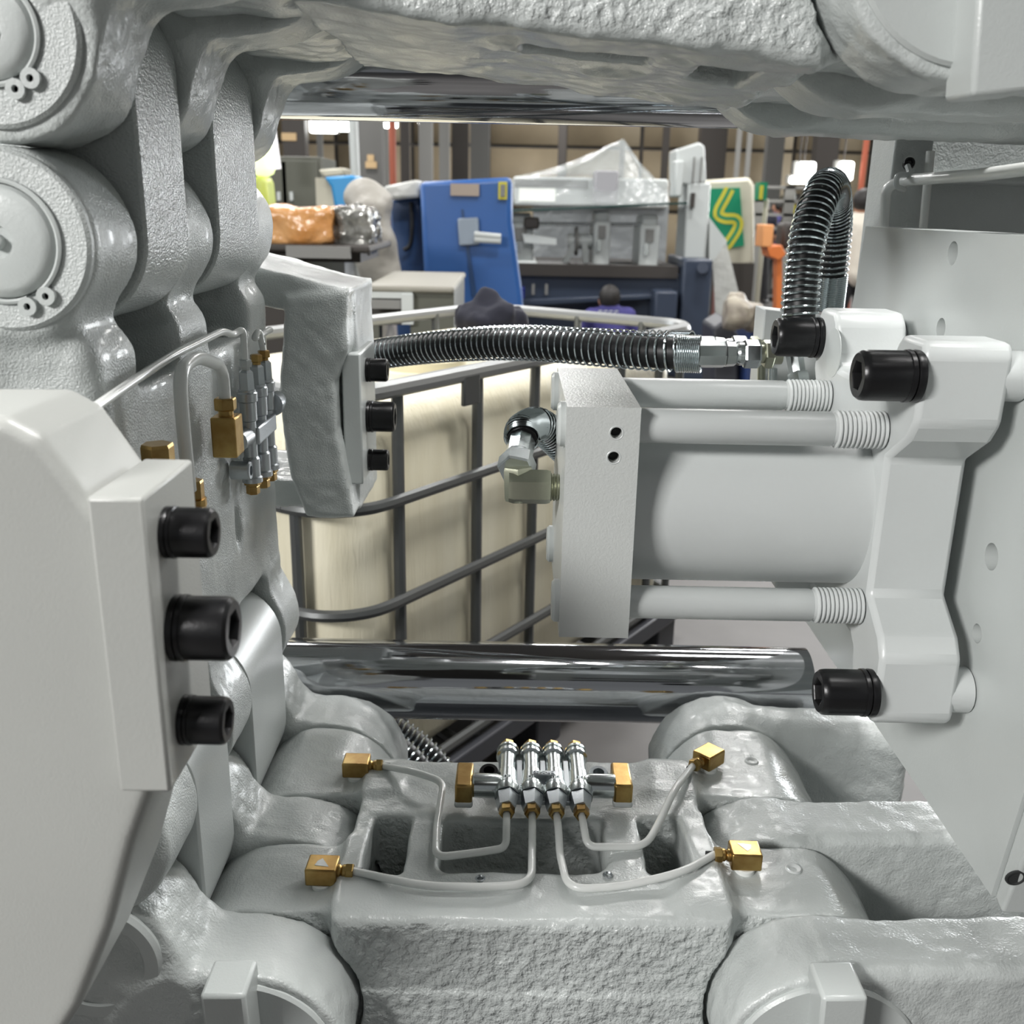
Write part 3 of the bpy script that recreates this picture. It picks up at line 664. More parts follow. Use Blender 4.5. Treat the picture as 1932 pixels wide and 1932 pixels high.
text('BP-2400', ((xs[1]+xs[2])/2, yb+.008, zi+.0147), (0, 0, PI), .0080, M['zincmatt'], man, 'raised_number')
# brass blocks left and right of the manifold
for lab, px, w in (('brass end block at the left of the injector row', 876, .011), ('brass end block at the right of the injector row', 1173, .012)):
    c = atz(px, 1482, zi-.002)
    thing('brass_block', lab, 'fitting', [P_('block', MB().box((c[0]-w, c[1]-.022, c[2]-.016), (c[0]+w, c[1]+.034, c[2]+.014)), M['brass'], bev=.003),
        P_('paint_edge', MB().box((c[0]-w-.0008, c[1]-.0235, c[2]-.0185), (c[0]+w+.0008, c[1]-.010, c[2]-.010)), M['paint_light'], bev=.003)])
# elbows
def brass_elbow(lab, px, py, ang, z=-.757, size=(.036, .030, .022), fleck=False):
    c = atz(px, py, z+.0165); ca, sa = math.cos(ang), math.sin(ang); R = V((ca, -sa, 0), (sa, ca, 0), (0, 0, 1)) if 0 else np.array([[ca, -sa, 0], [sa, ca, 0], [0, 0, 1]])
    s = V(*size)/2; m = MB().box((-s[0], -s[1], -s[2]), (s[0], s[1], s[2]), R, c)
    d = V(ca, sa, 0); p = c+d*s[0]
    nk = MB().lathe(p-d*.001, d, [(0, .0075), (.003, .0075), (.005, .0058), (.007, .0075), (.010, .0075)], 20)
    nt = MB().hexp(p+d*.009, p+d*.018, .0092, ph=.4)
    ft = MB().lathe((c[0], c[1]-.006, z-.006), (0, 0, 1), [(0, .012), (.011, .012), (.012, .011)], 28)
    pts = [P_('body', m, M['brass'], bev=.002), P_('neck', nk, M['brass']), P_('nut', nt, M['brass'], sharp=15), P_('stem', ft, M['tube'], label='white painted stem')]
    if fleck:
        t = s[2]+.0004; fl_ = MB().add([c+R@V(-.008, -.006, t), c+R@V(.009, -.008, t), c+R@V(.003, .001, t), c+R@V(-.001, .007, t), c+R@V(-.006, .002, t)], [(0, 1, 2, 3, 4)])
        pts.append(P_('paint_fleck', fl_, M['tube'], sharp=None, label='white paint fleck'))
    thing('brass_elbow', lab, 'fitting', pts)
    return p+d*.018
tFL = brass_elbow('brass elbow with white paint fleck on the lower left front lug', 609, 1642, -.02, fleck=True)
tRL = brass_elbow('brass elbow on the rear left lug in front of the two hoses', 673, 1444, .0, size=(.036, .030, .022))
tFR = brass_elbow('brass elbow with white paint smear on the lower right front lug', 1405, 1614, PI-.02, z=-.748, fleck=True)
tRR = brass_elbow('brass elbow turned askew on the rear right lug', 1337, 1428, PI+.75, z=-.748)
def lub(lab, pts, r=.0047, rad=.02, m='tube', name='lubrication_tube', sl=None):
    p = fillet(pts, rad, 8); parts = [P_('tube', MB().tube(p, r, 12), M[m])]
    for (a, b) in (sl or ()): parts.append(P_('bare_end', MB().cyl(a, b, r*.86, seg=12), M['hole'], label='dark bare tube end'))
    return thing(name, lab, 'tube', parts)
zt = -.7325
ends = [V(x, yt-.122*K, zi-.004) for x in xs]
lub('light grey tube from the first injector bending left to the rear elbow', [ends[0], ends[0]+V(0, -.030, -.004), atz(955, 1600, zt), atz(905, 1608, zt), atz(822, 1618, zt), atz(824, 1560, zt+.002), atz(837, 1475, zt+.008), atz(780, 1456, zt+.012), tRL], rad=.016, sl=[(tRL-V(.004, 0, 0), tRL+V(.010, 0, 0))])
lub('light grey tube from the second injector running left to the front elbow', [ends[1], ends[1]+V(.0, -.03, -.008), atz(1004, 1600, zt), atz(1003, 1668, zt), atz(920, 1674, zt), atz(800, 1672, zt), tFL], rad=.026, sl=[(tFL-V(.004, 0, 0), tFL+V(.010, 0, 0))])
lub('light grey tube from the third injector running right to the front elbow', [ends[2], ends[2]+V(.002, -.03, -.008), atz(1056, 1610, zt), atz(1072, 1679, zt), atz(1180, 1672, zt), atz(1290, 1645, zt+.006), tFR], rad=.026, sl=[(tFR+V(.004, 0, 0), tFR-V(.010, 0, 0))])
lub('light grey tube from the fourth injector curving up right to the askew elbow', [ends[3], ends[3]+V(.002, -.020, -.006), atz(1108, 1598, zt), atz(1216, 1598, zt), atz(1240, 1560, zt+.004), atz(1272, 1490, zt+.018), tRR], rad=.028, sl=[(tRR+V(.003, .003, 0), tRR+V(-.007, -.007, 0))])
for px, py in ((906, 1658), (1147, 1652)):
    p = atz(px, py, -.7385)
    thing('threaded_hole', 'small tapped hole in the beam top, %s of the tubes' % ('left' if px < 1000 else 'right'), 'hole', P_(None, MB().lathe(p+V(0, 0, -.006), (0, 0, 1), [(0, .0001), (.0, .0032), (.002, .0038), (.003, .0032), (.005, .0038), (.0065, .0034), (.0082, .0048), (.0070, .0062)], 24, cap=False), M['zincmatt']))
for px, py, lab in ((1497, 1640, 'small screw plug in the right front lug'), (1418, 1437, 'small nipple hole in the right rear lug')):
    p = atz(px, py, -.748)
    thing('plug', lab, 'plug', P_(None, MB().lathe(p+V(0, 0, -.003), (0, 0, 1), [(0, .010), (.0035, .010), (.005, .0085), (.0045, .0060), (.003, .0045), (.001, .0001)], 24), M['paint_light']))

# manifold at the crosshead, seen from its narrow side
xm = -.327
def am(px, py): return atx(px, py, xm)
parts = []
cols = [(472, .018, 700, 905), (492, .0, 690, 893), (506, -.012, 682, 880)]
for i, (px, _o, y0, y1) in enumerate(cols):
    a = atx(px-12, y0, xm); b_ = atx(px+8, y1, xm)
    Yk = (a[1]+b_[1])/2; top = V(xm, Yk, a[2]); h = a[2]-b_[2]
    o = V(xm, Yk, b_[2]); 
    b = MB().lathe(o, (0, 0, 1), [(0, .0125), (.006, .0125), (.008, .0105), (.030, .0105), (.033, .0085), (h*.55, .0085), (h*.56, .0105), (h*.72, .0105), (h*.73, .0122), (h*.80, .0122), (h*.81, .0105), (h*.83, .0105)], 24)
    hx = MB().lathe(o, (0, 0, 1), [(h*.82, .0098), (h*.98, .0092), (h, .006)], 6, ph=.4)
    cap = MB().lathe(o, (0, 0, -1), [(-.001, .0105), (.004, .0105), (.005, .008), (.006, .0085), (.015, .0085), (.016, .0075)], 6, ph=.2)
    tn = MB().lathe(o, (0, 0, 1), [(h*.99, .0055), (h+.003, .0055), (h+.004, .0078), (h+.012, .0078), (h+.013, .0055)], 6, ph=.5)
    parts.append(P_('injector', b, M['zincmatt'], sharp=25, subs=[P_('hexagon_end', hx, M['zincmatt'], sharp=15), P_('cap_nut', cap, M['brass'], sharp=15, label='brass cap nut'), P_('tube_nut', tn, M['brass'] if i else M['paint'], sharp=15)]))
    if i == 0: o0, h0 = o, h
    ol, hl = o, h
zc_ = o0[2]+h0*.42
parts.append(P_('body', MB().box((xm-.009, o0[1], zc_-.012), (xm+.012, ol[1], zc_+.010)), M['zincmatt'], bev=.002))
parts.append(P_('inlet_stub', MB().cyl((xm-.006, o0[1]-.035, zc_), (xm-.004, o0[1], zc_), .0125), M['zincmatt']))
parts.append(P_('mounting_ear', MB().lathe((xm-.02, o0[1]-.018, zc_-.040), (1, 0, 0), [(0, .0115), (.022, .0115), (.024, .0105), (.024, .006), (.012, .0055), (.012, .0001)], 24), M['zincmatt'], sharp=25))
parts.append(P_('end_stub', MB().lathe((xm+.004, ol[1]+.005, zc_+.020), (0, 1, 0), [(0, .016), (.010, .017), (.030, .014)], 28), M['zincmatt']))
thing('lubrication_manifold', 'upright zinc injector block seen edge on, on the left crosshead face', 'lubrication block', parts)
c = atx(431, 818, xm+.002)
thing('brass_block', 'square brass block at the near side of the upright injector block', 'fitting', [P_('block', MB().box((c[0]-.014, c[1]-.020, c[2]-.024), (c[0]+.014, c[1]+.012, c[2]+.022)), M['brass'], bev=.002),
    P_('neck', MB().cyl((c[0], c[1]-.004, c[2]+.022), (c[0], c[1]-.004, c[2]+.030), .0085), M['brass']), P_('nut', MB().hexp((c[0], c[1]-.004, c[2]+.028), (c[0], c[1]-.004, c[2]+.042), .0125), M['brass'], sharp=15)])
ct = V(c[0], c[1]-.004, c[2]+.040)
def ax_(px, py, X): return atx(px, py, X)
lub('thick grey looped tube arching from the square brass block', [ct, ct+V(0, 0, .028), ax_(412, 688, -.325), ax_(370, 672, -.32), ax_(338, 700, -.315), ax_(345, 800, -.315), ax_(358, 925, -.318)], r=.0068, rad=.03, sl=[(ct-V(0, 0, .004), ct+V(0, 0, .010))])
lub('thin grey tube running along the crosshead down into the upright injector', [V(xm, o0[1], o0[2]+h0+.008), V(xm, o0[1], o0[2]+h0+.050), ax_(440, 632, -.335), ax_(420, 624, -.335), ax_(330, 668, -.337), ax_(262, 712, -.339), ax_(170, 775, -.339)], r=.0042, rad=.018)
lub('thin grey tube rising from the rear of the upright injector', [V(xm, ol[1], ol[2]+hl+.008), V(xm-.004, ol[1], ol[2]+hl+.04), ax_(478, 640, -.335), ax_(510, 622, -.328)], r=.0042, rad=.012, sl=[(V(xm, ol[1], ol[2]+hl+.006), V(xm-.001, ol[1], ol[2]+hl+.022))])
for (px, py, lab, s_) in ((365, 935, 'small brass nut under the thick looped tube', 1.0), (300, 880, 'brass nut pair behind the front stop block', 1.35)):
    c = ax_(px, py, -.318 if s_ == 1 else -.325)
    thing('brass_nut', lab, 'fitting', [P_('nut', MB().hexp(c+V(0, 0, -.004), c+V(0, 0, .016*s_), .011*s_), M['brass'], sharp=15), P_('collar', MB().cyl(c+V(0, 0, -.010), c+V(0, 0, -.003), .0125*s_), M['brass']),
        P_('body', MB().box(c+V(-.009, -.012, -.045)*s_, c+V(.009, .012, -.010)*s_), M['brass'], bev=.002)])
# ================================================================== HALL
M['floor'] = mat('worn_concrete_floor', (.12, .115, .112), .5, bumps=((3, .2, .01),), col2=(.08, .077, .074), varscale=2.2)
M['sheet'] = mat('tan_wall_sheeting', (.33, .27, .18), .7, var=.2, varscale=1.2)
M['steel_dark'] = mat('dark_steel_column', (.035, .03, .026), .6)
M['steel_grey'] = mat('grey_steel_column', (.10, .10, .095), .6)
M['steel_mid'] = mat('mid_grey_column', (.20, .20, .19), .6)
M['ceiling'] = mat('dark_ceiling', (.06, .055, .05), .8)
M['lamp'] = mat('lamp_glow', (1, 1, .96), .5, emit=9)
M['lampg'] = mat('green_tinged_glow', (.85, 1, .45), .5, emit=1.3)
M['white'] = mat('white_enamel', (.50, .53, .52), .35)
M['blue'] = mat('blue_machine_paint', (.03, .105, .32), .35)
M['bluedark'] = mat('deep_blue_machine_paint', (.018, .055, .15), .4)
M['navy'] = mat('navy_machine_paint', (.030, .042, .068), .4)
M['film'] = mat('clear_wrapping_film', (.56, .60, .60), .18, alpha=.34, bumps=((9, .8, .05),))
M['filmw'] = mat('milky_wrapping_film', (.60, .61, .58), .3, alpha=.88, bumps=((6, .7, .04),))
M['orange'] = mat('orange_wrapped_carton', (.46, .19, .045), .25, bumps=((10, .8, .03),), col2=(.60, .33, .14), varscale=7)
M['hopper'] = mat('sky_blue_plastic', (.02, .25, .55), .4)
M['cabinet'] = mat('olive_grey_cabinet', (.085, .088, .07), .5)
M['cream'] = mat('cream_enamel', (.48, .46, .37), .45)
M['green'] = mat('green_panel', (.0, .22, .11), .4)
M['yellow'] = mat('yellow_stripe', (.55, .50, .04), .5)
M['redpipe'] = mat('rust_red_paint', (.30, .075, .04), .5)
M['orangep'] = mat('orange_paint', (.62, .17, .04), .5)
M['tank'] = mat('translucent_cream_tank', (.78, .74, .59), .42, bumps=((20, .25, .01),), col2=(.68, .63, .47), varscale=2.0, stretch=(6, 6, .7))
M['tanktop'] = mat('white_tank_top', (.60, .55, .38), .4)
M['galv'] = mat('dull_galvanised_bar', (.105, .11, .11), .42, .6)
M['galvl'] = mat('bright_galvanised_rail', (.30, .31, .31), .40, .6)
M['cloth'] = mat('dark_navy_cloth', (.010, .011, .022), .85)
M['purple'] = mat('purple_work_shirt', (.050, .045, .19), .8)
M['skin'] = mat('skin', (.42, .22, .14), .5)
M['hair'] = mat('black_hair', (.012, .010, .009), .6)
M['shirtw'] = mat('white_shirt', (.62, .58, .50), .7)
M['trous'] = mat('black_trousers', (.012, .012, .014), .8)
M['pallet'] = mat('dark_pallet_steel', (.04, .042, .05), .5)
FZ = -CZ
def st(name, mb, m, **k):
    v = mb.arr(); lo = v.min(0); hi = v.max(0); base = V((lo[0]+hi[0])/2, (lo[1]+hi[1])/2, lo[2])
    o = mkobj(name, mb, base, m, kind='structure', **k); o.location = tuple(base+V(0, 0, CZ)); return o
X0, X1w, Y0w, Y1w, ZC = -13, 15, -9, 24, 5.6
st('floor', MB().box((X0, Y0w, FZ-.1), (X1w, Y1w, FZ)), M['floor'])
st('ceiling', MB().box((X0, Y0w, ZC), (X1w, Y1w, ZC+.1)), M['ceiling'])
wb = st('wall_back', MB().box((X0, Y1w, FZ), (X1w, Y1w+.2, ZC)), M['ceiling'])
st('wall_left', MB().box((X0-.2, Y0w, FZ), (X0, Y1w, ZC)), M['sheet'])
st('wall_right', MB().box((X1w, Y0w, FZ), (X1w+.2, Y1w, ZC)), M['sheet'])
wl = wb.location
k = 0
for i in range(16):
    for j in range(5):
        x = X0+.1+i*1.75; z = FZ+.1+j*1.38
        mb = MB().box((x, Y1w-.08, z), (x+1.66, Y1w-.01, z+1.30)); o = mkobj('panel', mb, V(wl[0], wl[1], wl[2]-CZ), M['sheet'], wb, sharp=None)
def bx(px0, py0, px1, py1, Y, dep=.3):
    a = at(px0, py1, Y); b = at(px1, py0, Y); return MB().box((min(a[0], b[0]), Y, max(min(a[2], b[2]), FZ)), (max(a[0], b[0]), Y+dep, max(a[2], b[2])))
def pr(pts, Y, dep): return MB().prism([(at(x, y, Y)[0], max(at(x, y, Y)[2], FZ)) for x, y in pts], 'y', Y, Y+dep)
# steel columns along the hall
for i, (px, w, Y, mt, lab) in enumerate(((556, 40, 16.5, 'steel_dark', 'wide near black steel column left of the pair of lamps'), (604, 10, 20, 'steel_mid', 'thin grey column under the left lamps'), (697, 46, 14, 'steel_grey', 'broad grey steel column right of the white wrapped tower'),
        (728, 10, 18, 'steel_mid', 'slim grey column next to the red pipe'), (764, 16, 15, 'steel_dark', 'black column to the right of the red pipe'), (803, 24, 16, 'steel_mid', 'pale grey column over the blue machine'), (838, 18, 17, 'steel_mid', 'second pale column over the blue machine'),
        (868, 30, 19, 'steel_dark', 'dark column over the label of the blue machine'), (905, 34, 18, 'steel_grey', 'brown grey column behind the yellow plate'), (1060, 14, 21, 'steel_dark', 'dark column left of the tent peak'), (1255, 12, 21, 'steel_dark', 'dark column right of the tent peak'),
        (1345, 46, 20, 'steel_dark', 'wide black column right of the white tower'), (1392, 8, 17, 'steel_mid', 'thin pipe like column over the green panel'), (1412, 8, 17, 'steel_mid', 'second thin column right of the green panel'), (1462, 30, 19, 'steel_grey', 'grey column left of the right lamps'), (1560, 40, 18, 'steel_dark', 'dark column between the right lamps'), (1632, 8, 15, 'redpipe', 'thin brown column against the frame post'))):
    p = at(px, 300, Y); hw = w/2*Y/F_PX
    ft = MB().box((p[0]-hw*1.3, Y-.06, FZ), (p[0]+hw*1.3, Y+hw*1.6, FZ+.12))
    thing('steel_column', lab, 'column', [P_('post', MB().box((p[0]-hw, Y, FZ), (p[0]+hw, Y+hw*1.5, ZC)), M[mt]), P_('foot_plate', ft, M[mt])])
p = at(741, 300, 13.5)
thing('pipe', 'rust red vertical pipe between the far columns', 'pipe', P_(None, MB().cyl((p[0], 13.5, FZ), (p[0]+.0, 13.5, ZC), .045, seg=14), M['redpipe']))
p = at(668, 300, 11)
thing('pipe', 'white vertical pipe rising over the white wrapped tower', 'pipe', P_(None, MB().cyl((at(677, 345, 11)[0], 11, FZ), (at(668, 240, 11)[0]-.10, 11, ZC), .05, seg=14), M['white']))
# signs on columns
for px, py, w, h, Y, lab in ((545, 258, 27, 14, 16.48, 'small tan notice on the black column'), (700, 311, 21, 12, 13.98, 'small tan notice low on the broad grey column'), (699, 298, 12, 12, 13.98, 'tiny tan notice above another on the broad grey column')):
    thing('notice', lab, 'sign', P_(None, bx(px-w/2, py-h/2, px+w/2, py+h/2, Y, .02), mat('tan_notice', (.48, .34, .18), .6)))
# lamps seen in the opening
for (x0, y0, x1, y1, Y, lab) in ((584, 205, 633, 250, 17, 'larger bright square lamp at the top left of the opening'), (636, 205, 663, 247, 17.4, 'smaller bright lamp beside the larger left one'), (723, 221, 735, 241, 17, 'small round lamp left of a pair'), (736, 221, 749, 241, 17, 'small round lamp right of a pair'),
        (789, 219, 806, 236, 18, 'small lamp alone under the upper chrome bar'), (1504, 306, 1541, 342, 15, 'bright square lamp left of the looped hose top'), (1583, 305, 1613, 340, 15, 'bright square lamp right of the looped hose top'), (1492, 333, 1530, 346, 14.6, 'slanted white lamp edge left of the looped hose')):
    m = MB().box((0, 0, 0), (0, 0, 0)) if 0 else bx(x0, y0, x1, y1, Y, .12)
    a = at((x0+x1)/2, y0, Y)
    hs = MB().box((a[0]-.5*(x1-x0)*Y/F_PX*.96, Y+.121, at(x0, y1, Y)[2]), (a[0]+.5*(x1-x0)*Y/F_PX*.96, Y+.25, a[2]+.02)); rod = MB().cyl((a[0], Y+.15, a[2]), (a[0], Y+.15, ZC), .012, seg=8)
    thing('hanging_lamp', lab, 'lamp', [P_('glowing_panel', m, M['lamp'], bev=.03), P_('housing', hs, M['steel_mid']), P_('hanger', rod, M['steel_dark'])])
# white panel, its glow standing in for window daylight, and yellow green glowing stack at the left edge
thing('window_glow_panel', 'tall white panel with window glow at the left edge of the opening', 'glowing panel', [P_('board', pr([(488, 200), (512, 200), (528, 318), (505, 320)], 9, .05), mat('white_window_glow', (.95, .93, .95), .5, emit=.75)), P_('hanger', MB().cyl(at(500, 210, 9.1), (at(500, 210, 9.1)[0], 9.1, ZC), .02, seg=8), M['steel_mid'])])
m = pr([(470, 262), (500, 262), (504, 330), (470, 332)], 7, .3); 
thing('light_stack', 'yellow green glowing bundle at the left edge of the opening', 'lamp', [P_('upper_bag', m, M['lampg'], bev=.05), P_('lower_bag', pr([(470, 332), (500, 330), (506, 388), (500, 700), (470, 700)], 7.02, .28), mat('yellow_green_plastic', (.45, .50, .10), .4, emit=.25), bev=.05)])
# ---- cabinets
cb = bx(500, 296, 606, 700, 10, .8); cb.V[-1][:, 2] = np.maximum(cb.V[-1][:, 2], FZ)
parts = [P_('body', cb, M['cabinet'], bev=.01)]
for (a, b) in ((503, 540), (541, 598)): parts.append(P_('door', bx(a, 303, b, 550, 9.97, .03), M['cabinet'], bev=.01, label=None, ))
for px in (525, 549): parts.append(P_('handle', bx(px-2, 362, px+3, 378, 9.93, .04), M['white']))
thing('electric_cabinet', 'olive grey two door cabinet behind the orange wrapped carton', 'cabinet', parts)
thing('control_box', 'pale yellow control box between the cabinet and the blue hopper', 'box', [P_('body', pr([(600, 320), (650, 316), (648, 332), (612, 336)], 9.2, .4), M['cream'], bev=.02), P_('side', bx(606, 336, 630, 620, 9.4, .4), M['cream'])])
thing('hopper', 'sky blue plastic hopper beside the white wrapped tower', 'hopper', [P_('funnel', pr([(611, 334), (668, 330), (672, 345), (655, 392), (631, 393), (624, 352)], 8.2, .5), M['hopper'], bev=.02), P_('stand', bx(634, 392, 652, 720, 8.35, .2), M['steel_mid'])])
# ---- orange wrapped carton and clear wrapped machine
g = Grid((at(480, 380, 4.6)[0], 4.5, at(500, 480, 4.6)[2]), (at(640, 380, 4.6)[0], 5.2, at(500, 370, 4.6)[2]), .012)
a = at(505, 462, 4.6); b_ = at(625, 392, 4.6)
f = g.box((a[0]-.2, 4.6, a[2]), (b_[0], 5.1, b_[2]), .03)+g.noise(.10, .018, 4)+g.noise(.04, .008, 5)
thing('wrapped_carton', 'orange brown carton under shiny stretch film', 'carton', P_(None, nets(g, f), M['orange']))
a = at(618, 482, 4.7); b_ = at(696, 392, 4.7); g = Grid((a[0]-.1, 4.6, a[2]-.08), (b_[0]+.1, 5.3, b_[2]+.08), .012)
f = g.box((a[0], 4.7, a[2]), (b_[0], 5.15, b_[2]), .04)+g.noise(.09, .03, 8)+g.noise(.035, .014, 6)
thing('wrapped_part', 'grey machine part wrapped in wrinkled clear film, right of the orange carton', 'package', [P_('film', nets(g, f), mat('crinkled_silver_film', (.36, .36, .34), .14, .35, bumps=((14, 1, .03),), col2=(.10, .10, .09), varscale=12)), P_('core', MB().box((a[0]+.06, 4.8, a[2]+.05), (b_[0]-.06, 5.05, b_[2]-.06)), M['steel_grey'])])
thing('machine_table', 'dark machine table carrying the wrapped carton', 'table', [P_('table_top', bx(495, 464, 697, 474, 4.55, .8), M['steel_dark'], bev=.01), P_('pale_edge', bx(540, 466, 660, 486, 4.52, .03), M['steel_mid']), P_('apron', bx(500, 474, 680, 492, 4.62, .6), M['steel_dark']), P_('leg', bx(520, 490, 560, 980, 4.7, .2), M['steel_dark']), P_('leg', bx(560, 495, 650, 950, 4.9, .3), M['white'])])
# ---- white wrapped tower
a = at(652, 560, 5.6); g = Grid((a[0]-.1, 5.4, -1.52), (at(772, 400, 5.6)[0], 6.3, at(650, 325, 5.6)[2]), .02)
f = smin(g.sph((at(684, 372, 5.7)[0], 5.8, at(684, 375, 5.7)[2]), .115), g.box((at(672, 400, 5.6)[0], 5.6, -1.45), (at(722, 400, 5.6)[0], 6.0, at(684, 378, 5.6)[2]), .05), .1)
f = smin(f, g.cap((at(700, 400, 5.7)[0], 5.75, at(700, 392, 5.7)[2]), (at(735, 560, 5.7)[0], 5.75, at(735, 560, 5.7)[2]), .04, .10), .12)+g.noise(.12, .02, 3)
thing('wrapped_tower', 'off white fabric wrapped column machine left of the blue machine', 'package', P_(None, nets(g, f), mat('off_white_wrap', (.34, .325, .29), .55, bumps=((8, .5, .03),))))
# ---- blue machine
parts = [P_('main_door', pr([(791, 343), (966, 334), (966, 420), (985, 560), (1010, 840), (840, 840), (800, 520)], 6.2, .8), M['blue'], bev=.03),
    P_('side_body', pr([(734, 378), (792, 372), (832, 570), (840, 820), (760, 820)], 6.5, .9), M['bluedark'], bev=.02),
    P_('ridge', pr([(870, 395), (874, 395), (900, 560), (890, 560)], 6.19, .02), M['bluedark']),
    P_('label_plate', bx(850, 347, 904, 369, 6.17, .02), mat('beige_plate', (.36, .30, .25), .6), label='beige label plate'),
    P_('warning_plate', bx(940, 343, 957, 376, 6.17, .02), M['yellow'], label='yellow warning plate'),
    P_('warning_print', bx(944, 348, 953, 371, 6.16, .01), M['steel_mid']),
    P_('control_panel', pr([(863, 412), (902, 410), (905, 462), (866, 464)], 6.15, .05), mat('blue_grey_panel', (.25, .30, .36), .5), bev=.01, label='pale grey panel'),
    P_('grab_bar', MB().cyl(at(895, 442, 6.1), at(945, 447, 6.1), .018), M['white']), P_('grab_bar', MB().cyl(at(895, 452, 6.1), at(945, 455, 6.1), .018), M['white'])]
parts.append(P_('cable', MB().tube(spline([at(776, 382, 6.45), at(778, 430, 6.42), at(774, 462, 6.42), at(762, 472, 6.42)], 8), .014, 8), M['rubber']))
thing('blue_machine', 'big blue machine housing with yellow warning plate, left of centre', 'machine', parts)
fm = pr([(722, 352), (790, 338), (792, 372), (735, 378)], 6.3, .5)
thing('plastic_cover', 'frosted film cover over the left shoulder of the blue machine', 'cover', P_(None, fm, M['filmw'], bev=.02))
# ---- moulding machine under the plastic tent
YT = 11.5
parts = [P_('housing', bx(968, 338, 1262, 388, YT, 1.2), M['white'], bev=.03), P_('base', bx(1000, 388, 1262, 690, YT+.1, 1.0), mat('pale_wrapped_base', (.30, .32, .33), .3, bumps=((5, .8, .05),))), P_('dark_slot', bx(970, 340, 1110, 353, YT-.02, .02), M['steel_dark']), P_('glass_panel', bx(979, 356, 1048, 379, YT-.03, .02), mat('glass_reflection_glow', (.9, .92, .85), .2, emit=.5)),  # glow on the glass panel stands in for reflected lamp light
         P_('cabinet', bx(1121, 322, 1168, 384, YT-.4, .35), mat('lilac_grey_enamel', (.33, .33, .35), .5), bev=.02)]
thing('covered_machine', 'white machine housing under the peaked plastic tent', 'machine', parts)
def sheet(pts3, f, m): return MB().add(pts3, f)
pk = at(1176, 262, YT+.2)
rim = [at(962, 338, YT-.3), at(975, 385, YT-.5), at(1120, 388, YT-.7), at(1262, 388, YT-.5), at(1262, 362, YT-.2), at(1255, 352, YT+1.0), at(1100, 330, YT+1.4), at(975, 333, YT+1.2)]
V_ = [pk]; F_ = []; n = len(rim); rows = 7
for r_ in range(1, rows+1):
    t = r_/rows
    for i in range(n):
        for s_ in range(3):
            q = rim[i]*(1-s_/3)+rim[(i+1) % n]*(s_/3); p = pk*(1-t)+q*t; p = p+V(0, 0, -.30*t*(1-t)*(.6+.8*(s_ == 0)))+rng.randn(3)*.006; V_.append(p)
N3 = n*3
for i in range(N3): F_.append((0, 1+i, 1+(i+1) % N3))
for r_ in range(rows-1):
    for i in range(N3): j = (i+1) % N3; F_.append((1+r_*N3+i, 1+(r_+1)*N3+i, 1+(r_+1)*N3+j, 1+r_*N3+j))
thing('plastic_tent', 'peaked translucent plastic sheet over the white machine', 'cover', [P_('sheet', MB().add(V_, F_), M['film'], sharp=None), P_('prop', MB().cyl(pk+V(0, .05, -.02), (pk[0], pk[1]+.05, at(1176, 386, YT)[2]), .03, seg=10), M['steel_mid'])])
# ---- navy bed with white clamp blocks
YN = 9.2
parts = [P_('bed', bx(940, 516, 1290, 760, YN, 1.4), M['navy'], bev=.02), P_('bed_rail', bx(952, 503, 1280, 519, YN-.05, 1.3), M['steel_dark']), P_('lower_ledge', pr([(900, 570), (1280, 553), (1280, 562), (900, 583)], YN-.12, .12), M['navy'], bev=.01),
    P_('column', bx(1272, 490, 1346, 760, YN-.2, 1.0), M['navy'], bev=.02), P_('side_box', bx(1231, 550, 1280, 640, YN-.4, .3), M['navy'], bev=.02), P_('blue_strip', bx(858, 545, 990, 562, YN-.3, .3), mat('bright_blue_strip', (.012, .022, .16), .3)),
    P_('left_bed', bx(850, 562, 945, 760, YN-.1, 1.2), M['navy'], bev=.02)]
for px in (1006, 1031): parts.append(P_('slot_light', bx(px-3, 536, px+3, 556, YN-.02, .03), M['steel_mid']))
parts.append(P_('knob', MB().cyl(at(1326, 505, YN-.3), at(1326, 505, YN-.2), .05), M['navy']))
thing('machine_bed', 'long dark navy machine bed with a square column at its right end', 'machine', parts)
def clampblock(lab, x0, x1, y0, y1, extra=()):
    w = x1-x0; ps = [P_('block', bx(x0, y0+20, x1, y1-12, YN+.1, .6), M['white'], bev=.02), P_('top_plate', bx(x0+w*.15, y0, x1-w*.1, y0+24, YN+.15, .5), M['white'], bev=.02), P_('shoe', bx(x0+w*.05, y1-14, x1+w*.1, y1, YN+.05, .7), M['white'], bev=.02), P_('window', bx(x0+w*.3, y0+28, x0+w*.72, y0+52, YN+.08, .03), M['steel_mid'])]
    for k in range(4): ps.append(P_('bolt', MB().cyl(at(x0+w*.35, y0+58+5*k, YN+.03), at(x0+w*.35, y0+58+5*k, YN+.1), .018, seg=10), M['zinc']))
    thing('clamp_block', lab, 'machine block', ps+list(extra))
clampblock('left white clamp block above the navy bed, beside the white post', 955, 1008, 402, 506, [P_('arm', pr([(985, 440), (1050, 450), (1050, 462), (990, 458)], YN, .3), M['white']), P_('motor', bx(988, 410, 1018, 432, YN-.02, .2), M['steel_dark'], bev=.02)])
clampblock('middle white clamp block above the navy bed', 1118, 1153, 398, 518)
clampblock('right white clamp block above the navy bed', 1205, 1246, 405, 516)
thing('glass_shelf', 'long thin dark edged glass sheet above the white clamp blocks', 'glass sheet', P_(None, MB().prism([tuple(at(932, 397, YN)[[0, 2]]), tuple(at(1293, 381, YN)[[0, 2]]), tuple(at(1293, 385, YN)[[0, 2]]), tuple(at(932, 402, YN)[[0, 2]])], 'y', YN-.1, YN+1.0), mat('dark_glass_edge', (.02, .05, .045), .1, alpha=.9)))
